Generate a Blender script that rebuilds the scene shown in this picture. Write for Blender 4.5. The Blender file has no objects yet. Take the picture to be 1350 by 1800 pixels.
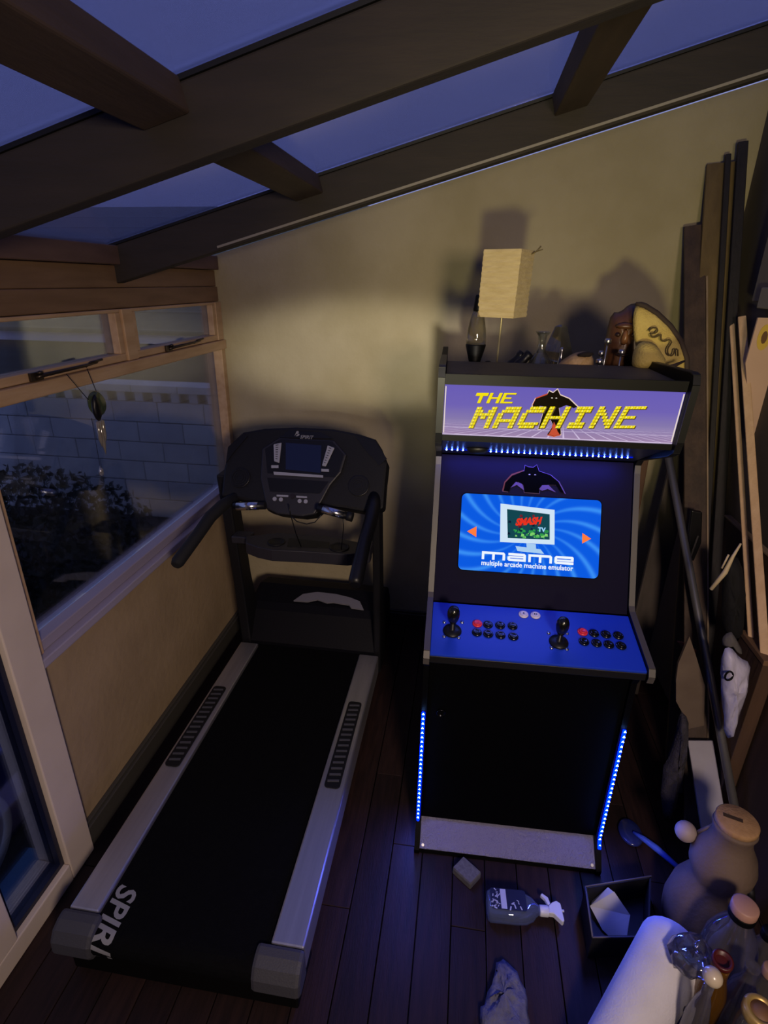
import bpy, bmesh, math, random
from mathutils import Vector, Matrix, Euler
random.seed(7)
sc = bpy.context.scene
COL = sc.collection

# ------------------------------------------------------------------ camera, world, lights, exposure
cam_d = bpy.data.cameras.new('camera'); cam = bpy.data.objects.new('camera', cam_d); COL.objects.link(cam)
cam_d.sensor_fit = 'HORIZONTAL'; cam_d.sensor_width = 36.0; cam_d.lens = 972.5 * 36.0 / 1350.0
cam_d.clip_start = 0.02
RIGHT = Vector((0.988977, 0.147504, 0.012953)); DOWN = Vector((0.068473, -0.378017, -0.923263)); FWD = Vector((-0.131289, 0.913972, -0.383950))
m = Matrix((RIGHT, -DOWN, -FWD)).transposed().to_4x4(); m.translation = (0, 0, 1.9)
cam.matrix_world = m
sc.camera = cam
sc.view_settings.view_transform = 'Standard'; sc.view_settings.look = 'None'
sc.view_settings.gamma = 1.0; sc.view_settings.use_curve_mapping = False
sc.view_settings.exposure = 0.0

world = bpy.data.worlds.new('dusk_sky'); sc.world = world; world.use_nodes = True
wn = world.node_tree; wn.nodes.clear()
wo = wn.nodes.new('ShaderNodeOutputWorld'); wb = wn.nodes.new('ShaderNodeBackground'); wb.inputs[1].default_value = 2.2
wno = wn.nodes.new('ShaderNodeTexNoise'); wno.inputs['Scale'].default_value = 1.6; wno.inputs['Detail'].default_value = 3
wr = wn.nodes.new('ShaderNodeValToRGB')
wr.color_ramp.elements[0].position = 0.3; wr.color_ramp.elements[0].color = (0.086, 0.098, 0.200, 1)
wr.color_ramp.elements[1].position = 0.7; wr.color_ramp.elements[1].color = (0.112, 0.128, 0.262, 1)
wn.links.new(wno.outputs['Fac'], wr.inputs['Fac']); wn.links.new(wr.outputs['Color'], wb.inputs['Color']); wn.links.new(wb.outputs[0], wo.inputs[0])

def aim(o, target):
    o.rotation_euler = (Vector(target) - Vector(o.location)).to_track_quat('-Z', 'Y').to_euler()
def spot(name, loc, target, power, color, angle, blend, radius):
    d = bpy.data.lights.new(name, 'SPOT'); d.energy = power; d.color = color
    d.spot_size = math.radians(angle); d.spot_blend = blend; d.shadow_soft_size = radius
    o = bpy.data.objects.new(name, d); COL.objects.link(o); o.location = loc; aim(o, target); return o
def area(name, loc, target, power, color, sx, sy):
    d = bpy.data.lights.new(name, 'AREA'); d.energy = power; d.color = color; d.shape = 'RECTANGLE'; d.size = sx; d.size_y = sy
    o = bpy.data.objects.new(name, d); COL.objects.link(o); o.location = loc; aim(o, target); return o
# a yellowish lamp low down behind the photographer, its light thrown on the upper back wall
spot('desk_lamp_light', (0.05, -1.1, 1.32), (0.40, 2.81, 2.02), 120.0, (1.0, 0.90, 0.41), 42, 1.0, 0.08)
# added unseen spot, cone flattened to make the bright wall band beside the treadmill
band = spot('wall_band_spot', (0.12, -1.0, 1.66), (-0.50, 2.81, 1.56), 260.0, (1.0, 0.94, 0.78), 26, 0.75, 0.05)
band.scale = (1.0, 0.36, 1.0)
# light of the house falling in from the right, behind the photographer
hl = area('house_light', (0.55, -0.80, 1.92), (-0.1, 1.7, 0.55), 15.0, (1.0, 0.78, 0.62), 0.25, 0.3)
hl.data.spread = math.radians(112)

# ------------------------------------------------------------------ materials
def lin(h):
    h = h.lstrip('#'); v = [int(h[i:i+2], 16) / 255 for i in (0, 2, 4)]
    return tuple((c / 12.92 if c <= 0.04045 else ((c + 0.055) / 1.055) ** 2.4) for c in v) + (1.0,)
MATS = {}
def mat(name, col, rough=0.6, metal=0.0, col2=None, scale=6.0, stretch=(1, 1, 1), bump=0.0, bscale=None, spec=0.5, detail=4.0):
    if name in MATS: return MATS[name]
    mt = bpy.data.materials.new(name); mt.use_nodes = True; nt = mt.node_tree
    b = nt.nodes['Principled BSDF']; b.inputs['Roughness'].default_value = rough; b.inputs['Metallic'].default_value = metal
    b.inputs['Specular IOR Level'].default_value = spec
    b.inputs['Base Color'].default_value = lin(col)
    if col2 or bump:
        tc = nt.nodes.new('ShaderNodeTexCoord'); mp = nt.nodes.new('ShaderNodeMapping'); mp.inputs['Scale'].default_value = stretch
        nt.links.new(tc.outputs['Object'], mp.inputs['Vector'])
    if col2:
        n = nt.nodes.new('ShaderNodeTexNoise'); n.inputs['Scale'].default_value = scale; n.inputs['Detail'].default_value = detail
        nt.links.new(mp.outputs[0], n.inputs['Vector'])
        r = nt.nodes.new('ShaderNodeValToRGB'); r.color_ramp.elements[0].position = 0.32; r.color_ramp.elements[1].position = 0.68
        r.color_ramp.elements[0].color = lin(col); r.color_ramp.elements[1].color = lin(col2)
        nt.links.new(n.outputs['Fac'], r.inputs['Fac']); nt.links.new(r.outputs['Color'], b.inputs['Base Color'])
    if bump:
        n2 = nt.nodes.new('ShaderNodeTexNoise'); n2.inputs['Scale'].default_value = bscale or scale * 4; n2.inputs['Detail'].default_value = 5
        nt.links.new(mp.outputs[0], n2.inputs['Vector'])
        bp = nt.nodes.new('ShaderNodeBump'); bp.inputs['Strength'].default_value = bump; bp.inputs['Distance'].default_value = 0.01
        nt.links.new(n2.outputs['Fac'], bp.inputs['Height']); nt.links.new(bp.outputs['Normal'], b.inputs['Normal'])
    MATS[name] = mt; return mt
def emit(name, col, strength=1.0):
    if name in MATS: return MATS[name]
    mt = bpy.data.materials.new(name); mt.use_nodes = True; nt = mt.node_tree; nt.nodes.clear()
    o = nt.nodes.new('ShaderNodeOutputMaterial'); e = nt.nodes.new('ShaderNodeEmission')
    e.inputs[0].default_value = lin(col) if isinstance(col, str) else tuple(col) + (1,); e.inputs[1].default_value = strength
    nt.links.new(e.outputs[0], o.inputs[0]); MATS[name] = mt; return mt
def glass(name, tint='ffffff', gloss=0.08, diffuse=0.0, dcol='8890a0', rough=0.03):
    """thin glass / clear plastic: mostly see-through, a Fresnel gloss, optional haze in the material itself"""
    if name in MATS: return MATS[name]
    mt = bpy.data.materials.new(name); mt.use_nodes = True; nt = mt.node_tree; nt.nodes.clear()
    o = nt.nodes.new('ShaderNodeOutputMaterial'); t = nt.nodes.new('ShaderNodeBsdfTransparent'); t.inputs[0].default_value = lin(tint)
    g = nt.nodes.new('ShaderNodeBsdfGlossy'); g.inputs['Roughness'].default_value = rough; g.inputs[0].default_value = (1, 1, 1, 1)
    lw = nt.nodes.new('ShaderNodeLayerWeight'); lw.inputs['Blend'].default_value = 0.25
    ma = nt.nodes.new('ShaderNodeMath'); ma.operation = 'MULTIPLY_ADD'; ma.inputs[1].default_value = 0.6; ma.inputs[2].default_value = gloss
    nt.links.new(lw.outputs['Fresnel'], ma.inputs[0])
    mx = nt.nodes.new('ShaderNodeMixShader'); nt.links.new(ma.outputs[0], mx.inputs[0])
    base = t
    if diffuse:
        d = nt.nodes.new('ShaderNodeBsdfTranslucent'); d.inputs[0].default_value = lin(dcol)
        d2 = nt.nodes.new('ShaderNodeBsdfDiffuse'); d2.inputs[0].default_value = lin(dcol)
        m0 = nt.nodes.new('ShaderNodeMixShader'); m0.inputs[0].default_value = 0.5
        nt.links.new(d.outputs[0], m0.inputs[1]); nt.links.new(d2.outputs[0], m0.inputs[2])
        m1 = nt.nodes.new('ShaderNodeMixShader'); m1.inputs[0].default_value = diffuse
        nt.links.new(t.outputs[0], m1.inputs[1]); nt.links.new(m0.outputs[0], m1.inputs[2]); base = m1
    nt.links.new(base.outputs[0], mx.inputs[1]); nt.links.new(g.outputs[0], mx.inputs[2]); nt.links.new(mx.outputs[0], o.inputs[0])
    MATS[name] = mt; return mt

# ------------------------------------------------------------------ mesh helpers
class MB:
    def __init__(s): s.v = []; s.f = []; s.sm = []
    def add(s, vs, fs, smooth=False):
        k = len(s.v); s.v += [Vector(p) for p in vs]
        for f in fs: s.f.append(tuple(i + k for i in f)); s.sm.append(smooth)
        return s
    def box(s, x0, x1, y0, y1, z0, z1, bev=0.0):
        if bev <= 0:
            vs = [(x, y, z) for z in (z0, z1) for y in (y0, y1) for x in (x0, x1)]
            return s.add(vs, [(0, 2, 3, 1), (4, 5, 7, 6), (0, 1, 5, 4), (2, 6, 7, 3), (0, 4, 6, 2), (1, 3, 7, 5)])
        bm = bmesh.new(); bmesh.ops.create_cube(bm, size=1.0)
        for v in bm.verts: v.co = Vector(((x0+x1)/2 + v.co.x*(x1-x0), (y0+y1)/2 + v.co.y*(y1-y0), (z0+z1)/2 + v.co.z*(z1-z0)))
        bev = min(bev, 0.45*min(abs(x1-x0), abs(y1-y0), abs(z1-z0)))
        bmesh.ops.bevel(bm, geom=bm.edges[:], offset=bev, segments=2, profile=0.5, affect='EDGES')
        bm.verts.ensure_lookup_table(); s.add([v.co.copy() for v in bm.verts], [[v.index for v in f.verts] for f in bm.faces]); bm.free(); return s
    def prism(s, pts, a, b, frame, smooth=False):
        """2D outline pts extruded from depth a to depth b; frame(u, v, d) gives the point"""
        n = len(pts); vs = [frame(u, v, a) for u, v in pts] + [frame(u, v, b) for u, v in pts]
        fs = [tuple(range(n)), tuple(range(2*n-1, n-1, -1))] + [(i, i+n, (i+1) % n + n, (i+1) % n) for i in range(n)]
        return s.add(vs, fs, smooth)
    def tube(s, path, r, seg=10, caps=True, smooth=True):
        P = [Vector(p) for p in path]; n = len(P); rr = r if isinstance(r, (list, tuple)) else [r]*n
        vs = []; up = Vector((0, 0, 1)); prev = None
        for i, p in enumerate(P):
            t = (P[min(i+1, n-1)] - P[max(i-1, 0)]).normalized()
            if prev is None:
                a = t.cross(up if abs(t.z) < 0.9 else Vector((1, 0, 0))).normalized()
            else: a = (prev - t * prev.dot(t)).normalized()
            prev = a; b = t.cross(a)
            for k in range(seg):
                th = 2*math.pi*k/seg; vs.append(p + (a*math.cos(th) + b*math.sin(th))*rr[i])
        fs = [(i*seg+k, i*seg+(k+1) % seg, (i+1)*seg+(k+1) % seg, (i+1)*seg+k) for i in range(n-1) for k in range(seg)]
        s.add(vs, fs, smooth)
        if caps: s.add(vs[:seg], [tuple(range(seg-1, -1, -1))]); s.add(vs[-seg:], [tuple(range(seg))])
        return s
    def lathe(s, prof, o=(0, 0, 0), seg=20, axis=(0, 0, 1), smooth=True, sx=1.0, sy=1.0):
        ax = Vector(axis).normalized(); q = Vector((0, 0, 1)).rotation_difference(ax); o = Vector(o)
        vs = []
        for r, z in prof:
            for k in range(seg):
                th = 2*math.pi*k/seg; vs.append(o + q @ Vector((r*math.cos(th)*sx, r*math.sin(th)*sy, z)))
        n = len(prof)
        fs = [(i*seg+k, i*seg+(k+1) % seg, (i+1)*seg+(k+1) % seg, (i+1)*seg+k) for i in range(n-1) for k in range(seg)]
        s.add(vs, fs, smooth)
        if prof[0][0] > 1e-5: s.add(vs[:seg], [tuple(range(seg-1, -1, -1))])
        if prof[-1][0] > 1e-5: s.add(vs[-seg:], [tuple(range(seg))])
        return s
    def bar(s, p0, p1, w, wd, th):
        """plank between two points, wd = width direction, w its width, th thickness"""
        p0 = Vector(p0); p1 = Vector(p1); t = (p1-p0).normalized(); a = Vector(wd); a = (a - t*a.dot(t)).normalized(); b = t.cross(a)
        vs = [p + a*sa*w/2 + b*sb*th/2 for p in (p0, p1) for sa, sb in ((-1, -1), (1, -1), (1, 1), (-1, 1))]
        return s.add(vs, [(0, 1, 2, 3), (7, 6, 5, 4), (0, 4, 5, 1), (1, 5, 6, 2), (2, 6, 7, 3), (3, 7, 4, 0)])
    def blob(s, outline, frame, depth, rings=4, seed=1, wob=0.0, fold=0.0):
        """a soft body with the given outline (u, v) bulging to +-depth along frame's third axis"""
        rnd = random.Random(seed); pts = []
        m_ = len(outline)
        for i in range(m_):                                # one Chaikin pass
            a = outline[i]; b = outline[(i+1) % m_]
            pts.append((a[0]*.75+b[0]*.25, a[1]*.75+b[1]*.25)); pts.append((a[0]*.25+b[0]*.75, a[1]*.25+b[1]*.75))
        n = len(pts); cu = sum(p[0] for p in pts)/n; cv = sum(p[1] for p in pts)/n
        vs = []; fs = []
        def ring(k, sign):
            base = len(vs)
            fct = 1 - k/rings
            for i, (u, v) in enumerate(pts):
                h = depth*math.sin(math.acos(min(1, fct)))*(1 + fold*math.sin(i*1.7+k*.6)) if k else 0
                uu = cu + (u-cu)*fct + rnd.uniform(-wob, wob); vv = cv + (v-cv)*fct + rnd.uniform(-wob, wob)
                vs.append(frame(uu, vv, sign*(h + (rnd.uniform(-wob, wob) if k else 0))))
            return base
        r0 = ring(0, 1)
        for sign in (1, -1):
            last = r0
            for k in range(1, rings):
                b = ring(k, sign)
                for i in range(n):
                    q = (last+i, last+(i+1) % n, b+(i+1) % n, b+i); fs.append(q if sign > 0 else q[::-1])
                last = b
            c = len(vs); vs.append(frame(cu, cv, sign*depth))
            for i in range(n):
                q = (last+i, last+(i+1) % n, c); fs.append(q if sign > 0 else q[::-1])
        return s.add(vs, fs, True)
    def build(s, name, material, parent=None, origin=None, fix=True, bevel=0.0):
        me = bpy.data.meshes.new(name)
        off = Vector((0, 0, 0))
        if parent is not None:
            r = parent
            while r.parent: r = r.parent
            if r.get('_w'): off = Vector(r.location)
        elif origin is not None: off = Vector(origin)
        me.from_pydata([v-off for v in s.v], [], s.f)
        me.polygons.foreach_set('use_smooth', s.sm)
        if fix:
            bm = bmesh.new(); bm.from_mesh(me); bmesh.ops.remove_doubles(bm, verts=bm.verts, dist=1e-6)
            bmesh.ops.recalc_face_normals(bm, faces=bm.faces); bm.to_mesh(me); bm.free()
        me.materials.append(material); me.update()
        o = bpy.data.objects.new(name, me); COL.objects.link(o)
        if parent is not None: o.parent = parent
        elif origin is not None: o.location = off
        if bevel:
            md = o.modifiers.new('bevel', 'BEVEL'); md.width = bevel; md.segments = 2; md.limit_method = 'ANGLE'; md.angle_limit = math.radians(40)
        return o
def tag(o, label, cat, group=None, kind=None):
    o['label'] = label; o['category'] = cat
    if group: o['group'] = group
    if kind: o['kind'] = kind
    return o
def thing(name, loc, label, cat, group=None, kind=None, rotz=0.0, world_frame=True):
    o = bpy.data.objects.new(name, None); COL.objects.link(o); o.location = loc; o.rotation_euler = (0, 0, rotz)
    o.empty_display_size = 0.05
    if world_frame: o['_w'] = 1
    return tag(o, label, cat, group, kind)
XZ = lambda y0, s=1: (lambda u, v, d: Vector((u, y0 - d, v)))      # outline in x,z facing the front, d towards -y
YZ = lambda: (lambda u, v, d: Vector((d, u, v)))                   # outline in y,z extruded along x
XY = lambda: (lambda u, v, d: Vector((u, v, d)))
def plane_frame(a, u, v):
    a = Vector(a); u = Vector(u).normalized(); v = Vector(v).normalized(); n = u.cross(v)
    return lambda p, q, d: a + u*p + v*q + n*d
def text_mb(txt, size, frame, depth, shear=0.0, bold=0.0, sx=1.0, align='CENTER'):
    c = bpy.data.curves.new('t', 'FONT'); c.body = txt; c.size = size; c.shear = shear; c.offset = bold; c.align_x = align; c.align_y = 'CENTER'; c.resolution_u = 3
    o = bpy.data.objects.new('t', c); me = bpy.data.meshes.new_from_object(o)
    mb = MB(); mb.add([frame(v.co.x*sx, v.co.y, depth) for v in me.vertices], [tuple(p.vertices) for p in me.polygons])
    bpy.data.objects.remove(o); bpy.data.meshes.remove(me); bpy.data.curves.remove(c); return mb
def disc(mb, frame, cu, cv, r, d0, d1, seg=14, ry=None):
    mb.prism([(cu + r*math.cos(2*math.pi*k/seg), cv + (ry or r)*math.sin(2*math.pi*k/seg)) for k in range(seg)], d0, d1, frame)
def rrect(u0, u1, v0, v1, r, seg=5):
    o = []
    for cx, cy, a in ((u1-r, v1-r, 0), (u0+r, v1-r, 90), (u0+r, v0+r, 180), (u1-r, v0+r, 270)):
        for k in range(seg+1):
            t = math.radians(a + 90*k/seg); o.append((cx + r*math.cos(t), cy + r*math.sin(t)))
    return o

# ------------------------------------------------------------------ shared materials
M_PLASTER = mat('plaster', 'b3a78a', 0.85, col2='a39777', scale=3.0, bump=0.25, bscale=40)
M_WALLTAN = mat('tan_plaster', 'b09876', 0.85, col2='a18a6a', scale=4.0, bump=0.3, bscale=30)
M_TIMBER = mat('painted_timber', '86694e', 0.65, col2='765b42', scale=4, stretch=(8, 1, 8), bump=0.15)
M_FRAME = mat('pale_window_wood', 'c9a985', 0.55, col2='b89670', scale=5, stretch=(6, 1, 6), bump=0.1)
M_POST = mat('cream_post_paint', 'e0d0c2', 0.55, col2='d6c6b8', scale=5, bump=0.1)
M_RAFTER = mat('brown_rafter_paint', '322b28', 0.8, col2='2a2523', scale=5, stretch=(1, 6, 6), bump=0.15)
M_RUBBER = mat('black_rubber', '08080a', 0.6)
M_BLACK = mat('black_satin_board', '060607', 0.5, spec=0.2)
M_BLACKP = mat('black_plastic', '101013', 0.4, spec=0.4)
M_STEEL = mat('brushed_steel', 'b8b8bc', 0.3, metal=1.0)
M_GLASS = glass('window_glass', 'e6eaf0', 0.03)

# ------------------------------------------------------------------ the setting
WX, RX, BY, FY = -1.25, 1.10, 2.81, -2.0
floor = thing('floor', (0, 0, 0), 'dark reddish brown wooden floor boards running away from the viewer', 'floor', kind='structure')
M_BOARD = [mat('floorboard_%d' % k, c, 0.5, col2=c2, scale=7, stretch=(9, 1, 4), bump=0.12, spec=0.25) for k, (c, c2) in enumerate((('2c1e1c', '1f1615'), ('32221f', '241918'), ('281b1a', '1c1413')))]
MB().box(WX-.1, RX+.15, FY, BY+.1, -.10, -.022).build('subfloor', mat('subfloor_dark', '0c0807', 0.9), floor)
x = WX; k = 0
while x < RX + 0.02:
    y = FY + (0, .55, .25, .8)[k % 4] - .6
    while y < BY:
        y1 = y + 1.25
        MB().box(x+.0015, x+.1085, max(y, FY)+.001, min(y1, BY)-.001, -.022, 0.0, .0015).build('floorboard', M_BOARD[random.randrange(3)], floor)
        y = y1
    x += .11; k += 1

def rz(x): return 2.012 + 0.272*(x + 1.265)
# back wall, right wall with its bulkhead, wall behind the photographer
def gable(x0, x1, y0, y1): return MB().prism([(x0, -.1), (x1, -.1), (x1, rz(x1)-.006), (x0, rz(x0)-.006)], y0, y1, lambda u, v, d: Vector((u, d, v)))
tag(gable(WX-.1, RX+.12, BY, BY+.1).build('wall_back', M_PLASTER), 'plastered back wall with yellowish light on its upper part', 'wall', kind='structure')
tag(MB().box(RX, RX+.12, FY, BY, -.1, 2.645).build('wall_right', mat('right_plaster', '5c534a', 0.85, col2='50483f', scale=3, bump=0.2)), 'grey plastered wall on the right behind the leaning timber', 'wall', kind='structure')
tag(MB().box(RX-.055, RX-.001, FY, 2.42, 1.85, 2.50, .004).build('trim_1', mat('bulkhead_plaster', '7d756b', 0.85, col2='726a61', scale=3, bump=0.2)), 'grey boxed-out bulkhead high on the right wall', 'trim', kind='structure')
tag(MB().box(RX-.085, RX-.056, FY, 2.30, 1.83, 1.90, .004).build('trim_2', mat('bulkhead_ledge', '8f877b', 0.8)), 'narrow grey ledge along the bottom of the bulkhead', 'trim', kind='structure')
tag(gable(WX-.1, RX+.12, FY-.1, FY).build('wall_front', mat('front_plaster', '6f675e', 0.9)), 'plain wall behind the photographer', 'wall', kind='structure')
bb = MB().box(WX+.001, RX-.001, BY-.022, BY-.001, 0.001, .085, .003); bb.box(WX+.001, RX-.001, BY-.016, BY-.001, .085, .10, .003)
tag(bb.build('baseboard_back', mat('skirting_dark', '3f3936', 0.6)), 'dark skirting board along the back wall', 'baseboard', kind='structure')
bl = MB().box(WX+.001, WX+.028, 1.16, BY-.03, .001, .085, .003); bl.box(WX+.001, WX+.018, 1.16, BY-.03, .085, .098, .003)
tag(bl.build('baseboard_left', mat('skirting_left', '45423c', 0.6)), 'dark skirting board under the window wall beside the treadmill', 'baseboard', kind='structure')

wl = thing('wall_left', (WX, 2.0, 0), 'tan plastered low wall under the window', 'wall', kind='structure')
MB().box(WX-.10, WX, 1.211, BY, -.1, .79).build('low_wall', M_WALLTAN, wl)
MB().box(WX-.10, WX, FY, .40, -.1, 1.94).build('end_wall', M_WALLTAN, wl)
MB().box(WX-.10, WX-.005, FY, BY, 1.800, 1.868, .003).build('header_board', M_TIMBER, wl)
MB().box(WX-.10, WX-.012, FY, BY, 1.869, 1.942, .003).build('header_board', M_TIMBER, wl)
MB().box(WX-.10, WX+.012, FY, BY, 1.944, 2.006, .004).build('wall_plate', mat('plate_timber', '6d5448', 0.7, col2='5e483e', scale=5, stretch=(6, 1, 6)), wl)

# window 1: big fixed pane with two top-hung vents over it
w1 = thing('window_1', (WX, 2.0, .79), 'wide fixed window over the low wall with two top-hung vents above', 'window', kind='structure')
MB().box(WX-.09, WX+.035, 1.2115, BY-.001, .791, .822, .004).build('window_sill', mat('sill_lilac_lit', 'a9a0b4', 0.4), w1)  # lilac light put into the sill colour
MB().box(WX-.07, WX+.005, 1.252, 2.765, .823, .862, .004).build('bottom_rail', mat('rail_lilac_lit', '9c93a6', 0.45), w1)  # same lilac light put into the rail colour
MB().box(WX-.07, WX+.012, 1.2115, 1.2505, .823, 1.572, .003).build('jamb', M_FRAME, w1)
MB().box(WX-.07, WX+.006, 2.767, BY-.001, .823, 1.572, .003).build('jamb', M_FRAME, w1)
MB().box(WX-.07, WX+.016, 1.2115, BY-.001, 1.573, 1.617, .004).build('transom', M_FRAME, w1)
MB().box(WX-.07, WX+.010, 1.948, 2.012, 1.618, 1.798, .003).build('mullion', M_FRAME, w1)
MB().box(WX-.07, WX+.006, 2.745, BY-.001, 1.618, 1.798, .003).build('jamb', M_FRAME, w1)
MB().box(WX-.07, WX+.006, 1.2115, 1.245, 1.618, 1.798, .003).build('jamb', M_FRAME, w1)
MB().box(WX-.045, WX-.040, 1.2515, 2.766, .8625, 1.5725).build('pane', M_GLASS, w1)
for ya, yb in ((1.247, 1.946), (2.014, 2.743)):
    s_ = MB(); s_.box(WX-.055, WX+.002, ya, yb, 1.619, 1.645, .003); s_.box(WX-.055, WX+.002, ya, yb, 1.786, 1.798, .003)
    s_.box(WX-.055, WX+.002, ya, ya+.03, 1.645, 1.786, .003); s_.box(WX-.055, WX+.002, yb-.03, yb, 1.645, 1.786, .003)
    sash = s_.build('sash', M_FRAME, w1)
    MB().box(WX-.030, WX-.026, ya+.03, yb-.03, 1.645, 1.786).build('pane', M_GLASS, sash)
    ym = (1.60, 2.37)[ya > 2]
    st_ = MB(); st_.tube([(WX+.008, ym-.13, 1.628), (WX+.02, ym-.12, 1.634), (WX+.02, ym+.08, 1.636), (WX+.016, ym+.15, 1.638)], [.006, .006, .005, .004], 8)
    st_.box(WX+.002, WX+.012, ym-.15, ym-.10, 1.620, 1.645, .002); st_.lathe([(.009, 0), (.009, .006), (0, .009)], (WX+.018, ym-.12, 1.640), 10)
    st_.tube([(WX+.006, ym+.10, 1.629), (WX+.02, ym+.11, 1.642), (WX+.022, ym+.17, 1.645)], .004, 8)
    st_.build('window_stay', mat('bronze_stay', '4a4038', 0.4, metal=.8), sash)

# door 1: glazed door leaf near the viewer, navy rubber round its panes
d1 = thing('door_1', (WX, .98, 0), 'cream framed glazed doors low at the left edge', 'door', kind='structure')
MB().box(WX-.08, WX+.04, 1.100, 1.2105, .001, 1.799, .004).build('post', M_POST, d1)
MB().box(WX-.08, WX+.04, .792, .868, .075, 1.799, .004).build('post', M_POST, d1)
MB().box(WX-.08, WX+.04, .40, 1.099, .001, .074, .004).build('bottom_rail', M_POST, d1)
M_NAVY = mat('navy_gasket', '10142e', 0.4)
for ya, yb in ((.869, 1.099), (.401, .791)):
    g_ = MB(); g_.box(WX-.02, WX+.02, ya, ya+.016, .075, 1.79); g_.box(WX-.02, WX+.02, yb-.016, yb, .075, 1.79)
    g_.box(WX-.02, WX+.02, ya+.016, yb-.016, .075, .092); g_.build('gasket', M_NAVY, d1)
    MB().box(WX-.004, WX+.001, ya+.016, yb-.016, .092, 1.79).build('pane', M_GLASS, d1)

# roof: sloping rafters, purlins, clear sheets
SL = 0.272
def rz(x): return 2.012 + SL*(x + 1.265)
roof = thing('ceiling', (0, 1.0, 2.3), 'sloping glazed roof of dark rafters, purlins and dusk-lit sheets', 'ceiling', kind='structure')
nx, nz = -SL/math.hypot(1, SL), 1/math.hypot(1, SL)
def slab(name, x0, x1, y0, y1, top, thick, material, bev=.004):
    """a piece lying along the roof slope, its top `top` below the sheet plane"""
    fr = lambda u, v, d: Vector((u - nx*d, v, rz(u) - nz*d))
    mb = MB(); mb.prism([(x0, y0), (x1, y0), (x1, y1), (x0, y1)], top, top+thick, fr)
    return mb.build(name, material, roof, bevel=bev)
M_SHEET = glass('roof_sheet', 'd4d7ee', 0.02, diffuse=0.10, dcol='9aa4c0', rough=.2)
yr = [-1.63, -.73, .17, 1.07, 1.98]
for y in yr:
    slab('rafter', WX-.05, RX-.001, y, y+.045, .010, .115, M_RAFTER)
    if y > 1.9: slab('edge_bead', WX+.35, RX-.06, y-.004, y+.004, .110, .007, mat('lit_edge_tone', '8a847c', .6), 0)  # added strip, paints the light caught along the rafter's lower edge
    slab('gasket_strip', WX-.05, RX-.001, y-.002, y+.047, 0.0015, .008, M_RUBBER, 0)
pur = mat('purlin_timber', '4a3b30', 0.75, col2='3e3128', scale=5, stretch=(6, 1, 6), bump=.15)
edges = [FY-.08] + yr + [BY-.02]
for i in range(len(edges)-1):
    ya = edges[i] + (.047 if i else 0); yb = edges[i+1] - .002
    for xc in (-.55, .235) if i < len(edges)-2 else ():
        slab('purlin', xc-.05, xc+.04, ya+.001, yb-.001, .004, .055, pur)
    xs = [WX-.12, -.55, .235, RX+.10]
    for a_, b_ in zip(xs[:-1], xs[1:]):
        slab('roof_sheet', a_+.002, b_-.002, ya-.02, yb+.02, -.006, .006, M_SHEET, 0)
CONSOLE = [(-0.9809, 0.2728), (-0.9304, 0.3347), (-0.8388, 0.3567), (-0.7003, 0.37), (-0.5395, 0.3704), (-0.4246, 0.3531), (-0.3556, 0.3337), (-0.326, 0.2935), (-0.2963, 0.2348), (-0.2977, 0.1454), (-0.2955, 0.0427), (-0.3698, 0.0244), (-0.4659, 0.0346), (-0.5398, 0.0347), (-0.5727, -0.0022), (-0.6236, -0.0132), (-0.7292, -0.0096), (-0.7762, 0.002), (-0.7981, 0.023), (-0.96, 0.0498), (-0.9871, 0.048), (-0.9935, 0.1705)]
POD = [(-0.83, 0.2616), (-0.7628, 0.312), (-0.5257, 0.3131), (-0.4669, 0.2552), (-0.4812, 0.1787), (-0.52, 0.1237), (-0.5727, -0.0022), (-0.6234, -0.0147), (-0.729, -0.011), (-0.777, 0.008), (-0.8208, 0.1349)]
CSCREEN = [(-0.7291, 0.2905), (-0.5758, 0.2873), (-0.5662, 0.1697), (-0.7147, 0.1758)]
KEYL = [(-0.7804, 0.2799), (-0.746, 0.2895), (-0.7447, 0.2008), (-0.7686, 0.2071)]
KEYR = [(-0.5494, 0.2887), (-0.5182, 0.279), (-0.5468, 0.1973), (-0.5637, 0.2001)]
KEYROW = [(-0.7652, 0.1628), (-0.554, 0.1606), (-0.5528, 0.1502), (-0.7612, 0.1501)]
PILLS = [[(-0.7779, 0.1896), (-0.7474, 0.1914), (-0.7458, 0.1793), (-0.7763, 0.1774)], [(-0.5645, 0.1872), (-0.533, 0.1876), (-0.5317, 0.1763), (-0.5632, 0.1759)], [(-0.739, 0.0667), (-0.6898, 0.0677), (-0.6889, 0.0603), (-0.7381, 0.0593)], [(-0.6558, 0.0678), (-0.6107, 0.0678), (-0.61, 0.0611), (-0.6549, 0.0603)]]
DOTS = [(-0.7459, 0.049), (-0.7192, 0.0485), (-0.6398, 0.0472), (-0.6143, 0.0474), (-0.6722, 0.0659)]
SLOT = [(-0.7902, 0.1369), (-0.5288, 0.1367), (-0.5602, 0.0838), (-0.7711, 0.0789)]
SPEAKERS = [(-0.9136, 0.133), (-0.406, 0.131)]
LOGOPANEL = [(-0.7287, 0.349), (-0.5903, 0.3484), (-0.5344, 0.3242), (-0.7633, 0.3159)]
LOGO = [(-0.6999, 0.3349), (-0.6814, 0.3218), (-0.6216, 0.3219)]
TRAY = [(-0.9232, 2.1137), (-0.7929, 2.1751), (-0.5813, 2.1801), (-0.4296, 2.1458), (-0.3537, 2.1146), (-0.3525, 2.0631), (-0.4075, 2.0334), (-0.4419, 2.0175), (-0.5932, 2.0158), (-0.7667, 2.0039), (-0.8354, 2.0209), (-0.8996, 2.0537)]
CUPS = [(-0.7681, 2.0769), (-0.4885, 2.0734)]
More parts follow.
